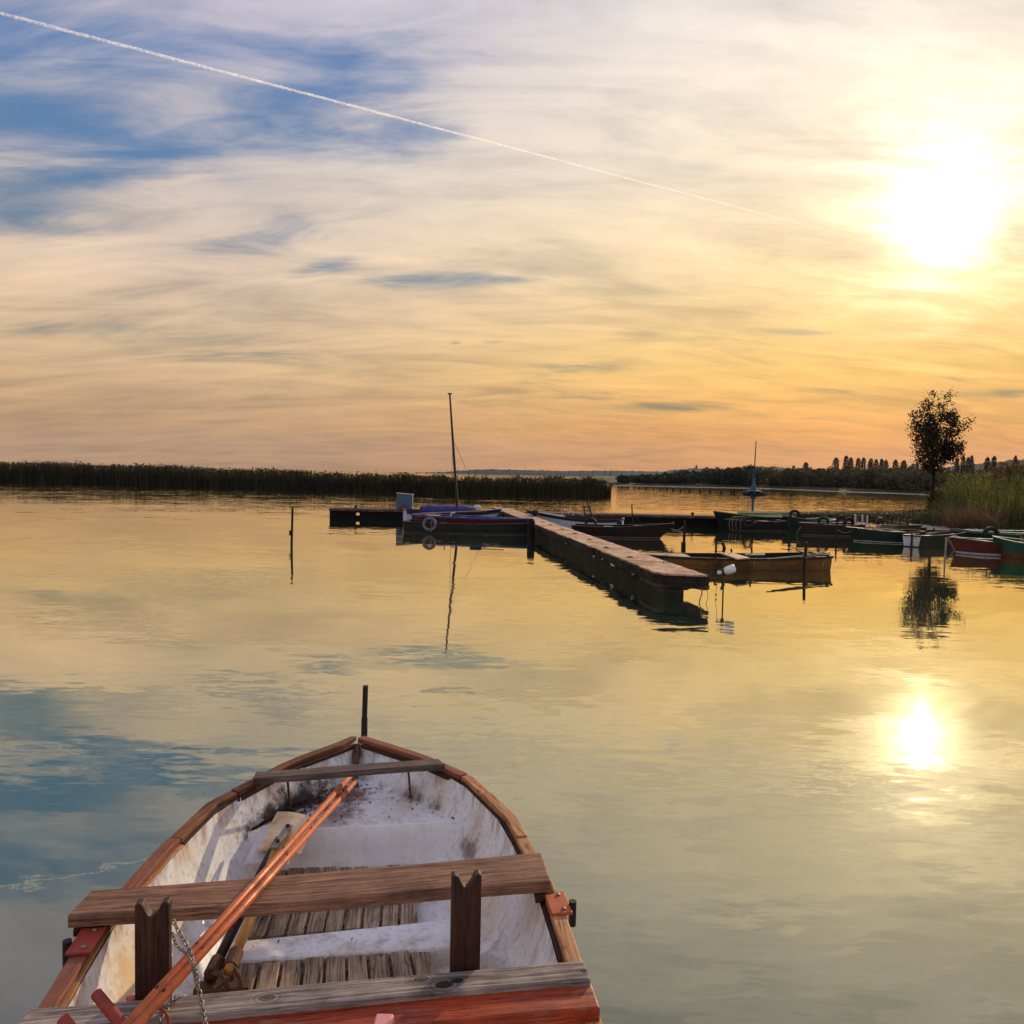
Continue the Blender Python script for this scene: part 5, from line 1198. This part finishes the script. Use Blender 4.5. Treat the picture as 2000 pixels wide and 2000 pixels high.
# spit, gravel bank and right shore
M_SPIT = flat('grassy_soil', [lin(26, 25, 16), lin(44, 41, 24), lin(66, 56, 38)], 1.2)
M_GRAVEL = flat('gravel_bank', [lin(128, 112, 104), lin(178, 156, 144), lin(206, 184, 168)], 2.5, .9, .5, .03)
near_e = [(1440, 1008.5), (1520, 1010), (1600, 1011.5), (1660, 1013), (1700, 1016), (1740, 1020), (1780, 1026), (1812, 1033), (1850, 1036), (1900, 1042), (1960, 1050), (2060, 1064), (2300, 1090)]
far_e = [(1440, 1005.5), (1520, 1006), (1600, 1006), (1660, 1005.5), (1700, 1005), (1740, 1004.5), (1780, 1003.5), (1812, 1001), (1850, 985), (1900, 978), (1960, 975), (2060, 975), (2300, 975)]
mb = MB(); rings = []
for (a, b) in zip(near_e, far_e):
    p, q = at(*a), at(*b); m1, m2 = p.lerp(q, .12), p.lerp(q, .85); zz = .16 if a[0] < 1780 else .14
    rings.append([(p.x, p.y-.3, -.3), (p.x, p.y, .03), (m1.x, m1.y, zz), (m2.x, m2.y, zz*1.4), (q.x, q.y, .03), (q.x, q.y+.3, -.3)])
mb.loft(rings, False); tag(obj('spit', mb, M_SPIT), kind='structure')
mb = MB(); rings = []
for (a, b) in (((1775, 1031), (1775, 1027)), ((1810, 1041), (1812, 1027)), ((1850, 1045), (1850, 1030)), ((1900, 1049), (1900, 1034)), ((1960, 1056), (1960, 1041)), ((2060, 1070), (2060, 1052)), ((2300, 1100), (2300, 1080))):
    p, q = at(*a), at(*b); rings.append([(p.x, p.y-.3, -.3), (p.x, p.y, .02), (p.x*.6+q.x*.4, p.y*.6+q.y*.4, .10), (q.x, q.y, .165), (q.x, q.y+.4, .0)])
mb.loft(rings, False); tag(obj('gravel_bank', mb, M_GRAVEL), kind='structure')
GRASS = leafmat('spit_grass', [(.022, .026, .009, 1), (.055, .07, .018, 1), (.11, .135, .03, 1)], scale=.9, trans=.25)
def region(n, lo, hi, a, b, r):
    u = r.uniform(lo, hi, n); v0 = np.interp(u, [q[0] for q in near_e], [q[1] for q in near_e]); v1 = np.interp(u, [q[0] for q in far_e], [q[1] for q in far_e])
    pts = []
    for uu, x, y in zip(u, v0, v1):
        p, q = at(uu, x), at(uu, y); k = r.uniform(a, b); pts.append((p.x+(q.x-p.x)*k, p.y+(q.y-p.y)*k))
    return np.array(pts), u
xy, u = region(24000, 1445, 1850, .02, .98, rng)
hg = rng.uniform(.08, .26, len(xy))*np.interp(u, [1445, 1550, 1750, 1850], [.5, .8, 1.2, 1.6])
V, F = blades(xy, .05, hg, rng.uniform(.012, .03, len(xy)), rng.normal(0, .09, len(xy))); tag(raw('spit_grass', V, F, leafmat('dark_spit_grass', [(.006, .007, .003, 1), (.014, .016, .005, 1), (.035, .040, .010, 1), (.07, .08, .02, 1)], scale=.5, trans=.0)), kind='stuff')
xy, u = region(4200, 1900, 2100, .0, .10, rng); xy[:, 1] += .9
V, F = blades(xy, .08, rng.uniform(.2, .55, len(xy)), rng.uniform(.015, .035, len(xy)), rng.normal(0, .2, len(xy))); tag(raw('bank_grass', V, F, GRASS), kind='stuff')
# tall reeds on the right bank
RG = leafmat('green_reed_leaves', [(.020, .030, .009, 1), (.06, .085, .02, 1), (.13, .145, .035, 1), (.24, .15, .06, 1)], scale=.55, trans=.5)
RB = leafmat('dry_reed_stalks', [(.06, .03, .016, 1), (.24, .14, .07, 1), (.46, .30, .17, 1)], scale=1.6, trans=.3)
def reed_region(n, r, u0, u1, d0, d1, up=1.):
    d = r.uniform(d0, d1, n); u = u0+(u1-u0)*r.uniform(0, 1, n)**up; x = np.array([aty(a, 1000, b).x for a, b in zip(u, d)]); return np.stack([x, d], 1), u, d
n = 11000; xy, u, d = reed_region(n, rng, 1818, 2330, 32.0, 48)
back = np.interp(u, [1810, 1850, 1900, 1960, 2050, 2330], [33.2, 32.6, 31.5, 30., 27.5, 22.]); xy[:, 1] = back+(d-32)*.75
xy[:, 0] = np.array([aty(a, 1000, b).x for a, b in zip(u, xy[:, 1])])
dist = xy[:, 1]-back
top = np.interp(u, [1818, 1835, 1860, 1900, 1960, 2000, 2330], [1.25, 1.7, 2.15, 2.25, 2.25, 2.5, 2.7]); hh = top*np.clip(.62+dist*.07, .5, 1.02)*rng.uniform(.66, 1.08, n)*(1+.13*np.sin(u*.09)*np.cos(u*.031+dist))
V, F = blades(xy, .05, hh, rng.uniform(.025, .06, n), rng.normal(0, .5, n), 4)
hd = rng.choice(n, 1400, replace=False); V2, F2 = leaves(np.stack([xy[hd, 0], xy[hd, 1], hh[hd]*.97+.05], 1), .14)
tag(raw('green_reeds', *join((V, F), (V2, F2)), RG), kind='stuff')
n = 3200; xy, u, d = reed_region(n, rng, 1850, 1965, 0, 1); b2 = np.interp(u, [1810, 1850, 1900, 1960], [33.2, 32.6, 31.5, 30.]); xy[:, 1] = b2-.5+d*1.6; xy[:, 0] = np.array([aty(a, 1000, b).x for a, b in zip(u, xy[:, 1])])
V, F = blades(xy, .05, rng.uniform(.3, 1.25, n), rng.uniform(.012, .032, n), rng.normal(0, 1.0, n), 4); tag(raw('dry_reeds', V, F, RB), kind='stuff')
def bush(name, label, u, v, Y, w, h, mat, n, s, seed):
    r = np.random.default_rng(seed); c = aty(u, v, Y); q = r.normal(size=(n, 3)); q /= np.linalg.norm(q, axis=1)[:, None]; rad = r.uniform(.2, 1, n)**.5*(1+.3*np.sin(q[:, 0]*6+seed)*np.cos(q[:, 2]*5))
    V, F = leaves(np.stack([c.x+q[:, 0]*rad*w, c.y+q[:, 1]*rad*w, c.z+q[:, 2]*rad*h], 1), s)
    t = thing(name, label, 'bush', (c.x, c.y, .1)); o = raw('foliage', V, F, mat); o.parent = t; o.matrix_parent_inverse = MW[t.name].inverted()
    mb = MB()
    for k in range(5): a = k*1.3; mb.tube([(c.x, c.y, .05), (c.x+math.cos(a)*w*.3, c.y+math.sin(a)*w*.3, c.z)], [.02, .008], 5)
    obj('stems', mb, M_TRUNK, t)
DKB = leafmat('dark_bush_leaves', [(.012, .014, .008, 1), (.03, .034, .015, 1), (.05, .035, .02, 1)], scale=1., trans=.2)
bush('small_bush', 'dark small bush at the left edge of the right reeds under the tree', 1828, 981, 38.5, .42, .62, DKB, 1500, .10, 3)
bush('small_bush', 'low green bush at the grassy bank left of the dry reeds', 1806, 1018, 34.5, .7, .28, GRASS, 1200, .11, 5)
RBM = leafmat('reddish_bush_leaves', [(.05, .045, .015, 1), (.12, .08, .03, 1), (.20, .08, .035, 1)], scale=.6, trans=.35)
bush('tall_bush', 'tall bush with reddish top behind the reeds at the right edge', 1985, 940, 40, 1.3, 1.0, RBM, 2600, .16, 8)
bush('tall_bush', 'green bushy growth behind the reeds right of the tree', 1915, 950, 44, 1.6, .8, RG, 2400, .16, 9)

# the single tree on the bank
TL = leafmat('birch_leaves', [(.012, .011, .006, 1), (.028, .022, .010, 1), (.05, .032, .014, 1)], scale=.9, trans=.25)
DT = 41.; base = aty(1816, 1009, DT); fork = aty(1823.5, 912, DT)
tr = thing('bank_tree', 'single slender tree with airy dark crown on the right bank', 'tree', (base.x, base.y, .1))
limbs = []; mb = MB()
tp = [Vector((base.x, base.y, .0)), aty(1819, 985, DT), aty(1823, 945, DT), aty(1824, 918, DT)]
mb.tube(tp, [.11, .10, .085, .075], 9)
r = random.Random(11)
def limb(a, b, r0, r1, nn=5, wob=.08):
    pts = [a]; 
    for i in range(1, nn+1):
        t = i/nn; pts.append(a.lerp(b, t)+Vector((r.uniform(-wob, wob), r.uniform(-wob, wob), r.uniform(-wob, wob)*.5))*(1 if i < nn else .3))
    mb.tube(pts, [r0+(r1-r0)*i/nn for i in range(nn+1)], 6); return pts
tips = []
mains = [((1824, 920), (1816, 772), .06, 0.), ((1824, 918), (1850, 775), .055, .2), ((1827, 912), (1872, 830), .045, -.3), ((1824, 915), (1798, 812), .045, .4), ((1822, 922), (1790, 868), .035, -.5), ((1823, 926), (1802, 905), .025, .2), ((1829, 909), (1880, 868), .03, .5), ((1835, 895), (1862, 880), .022, -.4), ((1823, 900), (1835, 790), .045, .6), ((1824, 905), (1780, 835), .03, 0.1), ((1823, 930), (1796, 893), .02, .1), ((1824, 925), (1850, 896), .02, -.2)]
for (a, b, r0, dy) in mains:
    A, Bq = aty(*a, DT), aty(*b, DT)+Vector((0, dy*1.6, 0)); pts = limb(A, Bq, r0, .010, 6, .09)
    for i in range(2, len(pts)):
        for _ in range(4 if i < len(pts)-1 else 6):
            e = pts[i]+Vector((r.uniform(-.55, .55), r.uniform(-.7, .7), r.uniform(-.12, .55))); limb(pts[i], e, .012, .004, 3, .05); tips += [e, pts[i].lerp(e, .6)]
obj('trunk', mb, M_TRUNK, tr, smooth=True)
T = np.array([tuple(p) for p in tips]); k = rng.integers(0, len(T), 6800); Pl = T[k]+rng.normal(size=(6800, 3))*np.array([.12, .14, .15])
# leaf clumps spread through an egg shaped crown with a notch between its two leading tops
cx, cz = aty(1834, 852, DT).x, aty(1834, 842, DT).z
q = rng.normal(size=(64, 3)); q /= np.linalg.norm(q, axis=1)[:, None]; rad = rng.uniform(.3, 1, 64)[:, None]**.5
cc = q*rad*np.array([1.12, 1.1, 1.75])+np.array([cx, DT, cz]); kk = rng.integers(0, 64, 4200)
Pl = np.concatenate([Pl, cc[kk]+rng.normal(size=(4200, 3))*np.array([.12, .13, .17])])
ex_ = (Pl[:, 0]-cx)/np.interp(Pl[:, 2]-cz, [-1.9, -1.0, 0, 1.0, 1.9], [.80, 1.27, 1.30, 1.06, .66]); ez = (Pl[:, 2]-cz)/2.02
ok = (ex_**2*.95+ez**4*.6 < 1.05) & ~((np.abs(Pl[:, 0]-cx+.02) < np.clip((Pl[:, 2]-cz-.5)*.17, 0, .24)))
V, F = leaves(Pl[ok], .118); o = raw('crown', V, F, TL); o.parent = tr; o.matrix_parent_inverse = MW[tr.name].inverted()

# ------------------------------------------------------------------ beacon, stakes, small far things
db_ = 91.; c = at(1471, 966.5); bc = thing('beacon', 'blue conical beacon with bare mast standing on dark rocks in the lake', 'beacon', (c.x, c.y, 0))
M_BLUE = paint('beacon_blue', lin(32, 80, 106), .6, lin(18, 42, 58), .5, 1.5)
rrr = random.Random(5); mb = MB()
for i in range(46):
    a = rrr.uniform(0, 6.28); q = rrr.uniform(0, 1)**.6; s = rrr.uniform(.16, .36)
    pp = Vector((c.x+math.cos(a)*q*1.55, c.y+math.sin(a)*q*1.3, rrr.uniform(-.05, .12)+.38*(1-q)))
    mb.lathe([(s*.5, -s*.4), (s, -s*.1), (s*.9, s*.25), (s*.4, s*.45)], pp, 7, Matrix.Rotation(rrr.uniform(-.4, .4), 3, 'X') @ Matrix.Rotation(rrr.uniform(0, 6), 3, 'Z'))
obj('rock_base', mb, paint('dark_rock', lin(34, 30, 28), .8, lin(20, 18, 17), .4, 2), bc)
prof = [(.98, .40), (.92, .52), (.46, .60), (.36, .85), (.24, 1.3), (.17, 1.9), (.11, 2.6), (.09, 3.05)]
obj('cone', MB().lathe(prof, (c.x, c.y, 0), 8), M_BLUE, bc)
hT = aty(1479, 863, c.y).z
obj('mast', MB().tube([(c.x+.05, c.y, 2.9), (c.x+.12, c.y, hT)], [.075, .055], 8).box((c.x+.12, c.y, hT), (.22, .1, .07)), M_BLACKMETAL, bc)
zc_ = aty(1478, 923.5, c.y).z; obj('crossbar', MB().beam((c.x-.5, c.y, zc_), (c.x+.75, c.y, zc_+.03), .07, .08).box((c.x+.05, c.y, zc_-.1), (.4, .2, .14)), M_BLACKMETAL, bc)
obj('side_pole', MB().tube([(c.x-.62, c.y, .4), (c.x-.55, c.y, aty(1469, 912, c.y).z)], .025, 6), M_BLACKMETAL, bc)
stk = [(1215.5, 953.7), (1227, 954), (1238, 954.6), (1248.6, 955.2), (1261.5, 956), (1276, 956.7), (1289, 957), (1303, 958.3), (1314.5, 958.8), (1329.4, 960), (1347, 961), (1367, 962.3), (1386.3, 963.2), (1408, 964.3), (1428, 965.2), (1433.5, 965.4)]
for i, (u, v) in enumerate(stk):
    p = at(u, v); h = .36+.10*rrr.random(); w = .09+.035*(i > 6)
    mb = MB().tube([(p.x, p.y, -.3), (p.x, p.y, h*.5), (p.x+rrr.uniform(-.03, .03), p.y, h)], [w, w*1.05, w*.9], 7)
    tag(obj('lake_stake', mb, M_POST), ORD[i]+' from the left in the row of short stakes left of the beacon', 'stake', 'short stakes before the far shore')
p = at(1546.5, 968); tag(obj('float_pole', MB().tube([(p.x, p.y, -.3), aty(1545, 925, p.y)], .03, 6).lathe([(.08, -.05), (.17, .05), (.17, .28), (.08, .36)], (p.x, p.y, 0), 10), M_BLACKMETAL), 'thin pole with dark float standing right of the beacon', 'marker post')
p = at(1451, 951); tag(obj('white_pole', MB().tube([(p.x, p.y, -.3), aty(1451, 923, p.y)], .05, 6), M_PLASTER), 'thin pale pole on the far shore just left of the beacon', 'pole')
p = at(1246, 948.5); tag(obj('far_boat', MB().hexa([(p.x-1.2, p.y, .5), (p.x+1.3, p.y, .5), (p.x+1.2, p.y+1, .5), (p.x-1., p.y+1, .5)], [(p.x-1., p.y, -.05), (p.x+1.2, p.y, -.05), (p.x+1.1, p.y+1, -.05), (p.x-.8, p.y+1, -.05)]), M_PLASTER), 'tiny white boat at the far shore beyond the stakes', 'boat')

# ------------------------------------------------------------------ vapour trails high above
def trail(name, label, pts, alt, w0, w1, dens, seed, FADE=1., col=(1, 1, 1, 1), ext=.0):
    m, g, out = newmat(name+'_vapour')
    uv = g.n('ShaderNodeAttribute', attribute_name='along').outputs['Vector']; sx = g.sep(uv)
    puff = g.m('ADD', g.m('MULTIPLY', g.noise(g.map(uv, (1.7, 1.0, 1)), 1., 7, .70), .7), g.m('MULTIPLY', g.noise(g.map(uv, (.25, .5, 1)), 1., 3, .5), .3))
    fade = g.ss(sx[0], 8., 150., 1., FADE)
    dens_ = g.m('MULTIPLY', fade, g.m('MULTIPLY', g.ss(g.m('ADD', puff, g.m('MULTIPLY', g.ss(g.m('ABSOLUTE', sx[1]), .1, 1.), -.42)), .36, .70), dens*1.25))
    df = g.n('ShaderNodeBsdfTranslucent'); df.inputs[0].default_value = col; d2 = g.n('ShaderNodeBsdfDiffuse'); d2.inputs[0].default_value = col
    ad = g.n('ShaderNodeMixShader'); ad.inputs[0].default_value = .5; g.nt.links.new(df.outputs[0], ad.inputs[1]); g.nt.links.new(d2.outputs[0], ad.inputs[2])
    tp = g.n('ShaderNodeBsdfTransparent'); mx = g.n('ShaderNodeMixShader'); g.put(mx.inputs[0], dens_)
    g.nt.links.new(tp.outputs[0], mx.inputs[1]); g.nt.links.new(ad.outputs[0], mx.inputs[2]); g.nt.links.new(mx.outputs[0], out.inputs[0])
    A, B = at(*pts[0], alt), at(*pts[1], alt); A = A-(B-A)*ext; d = (B-A).normalized(); sd = Vector((-d.y, d.x, 0)); rr_ = np.random.default_rng(seed)
    V, F, UV = [], [], []; n = 90
    # a shallow arched ribbon of vapour with three layers, so that it has depth
    for lay in range(3):
        for i in range(n+1):
            t = i/n; p = A.lerp(B, t); w = (w0+(w1-w0)*t)*(.72+.28*lay)
            for j in range(5):
                y = -1+j/2; V.append(tuple(p+Vector((0, 0, w*y*.5))+sd*(w*(.35*(1-y*y))*(lay-.6)))); UV.append((t*(B-A).length/(w0*.9)+lay*7.3, y, lay))
    for lay in range(3):
        for i in range(n):
            for j in range(4): a = lay*(n+1)*5+i*5+j; F.append((a, a+1, a+6, a+5))
    o = raw(name, V, F, m, smooth=True); at_ = o.data.attributes.new('along', 'FLOAT_VECTOR', 'POINT'); at_.data.foreach_set('vector', np.array(UV, np.float32).ravel())
    return tag(o, label, 'vapour trail', 'vapour trails in the sky')
trail('vapour_trail', 'long bright vapour trail slanting across the upper sky towards the sun', [(-60, 8), (1690, 470)], 3000, 46, 20, .21, 1, ext=.3, FADE=3.2, col=(1.7, 1.7, 1.6, 1))  # over-white vapour colour puts forward-scattered sunlight into the trail
trail('vapour_trail', 'short faint vapour trail at the left picture edge', [(-40, 310), (52, 317.5)], 3000, 14, 10, .7, 2)
trail('vapour_trail', 'short orange vapour trail low over the horizon right of the mast', [(1008, 774), (1290, 813)], 1000, 26, 18, .5, 3, col=(1, 1, .8, 1))
# ------------------------------------------------------------------ evening haze over the lake
m, g, out = newmat('evening_haze')
v = g.n('ShaderNodeVolumePrincipled'); v.inputs['Color'].default_value = (.66, .76, .92, 1); v.inputs['Density'].default_value = HAZE_D; v.inputs['Anisotropy'].default_value = 0.
g.nt.links.new(v.outputs[0], out.inputs['Volume'])
hz = obj('haze', MB().box((0, 1900, 68), (9000, 4000, 140)), m); tag(hz, kind='stuff')
scene.cycles.volume_bounces = 0
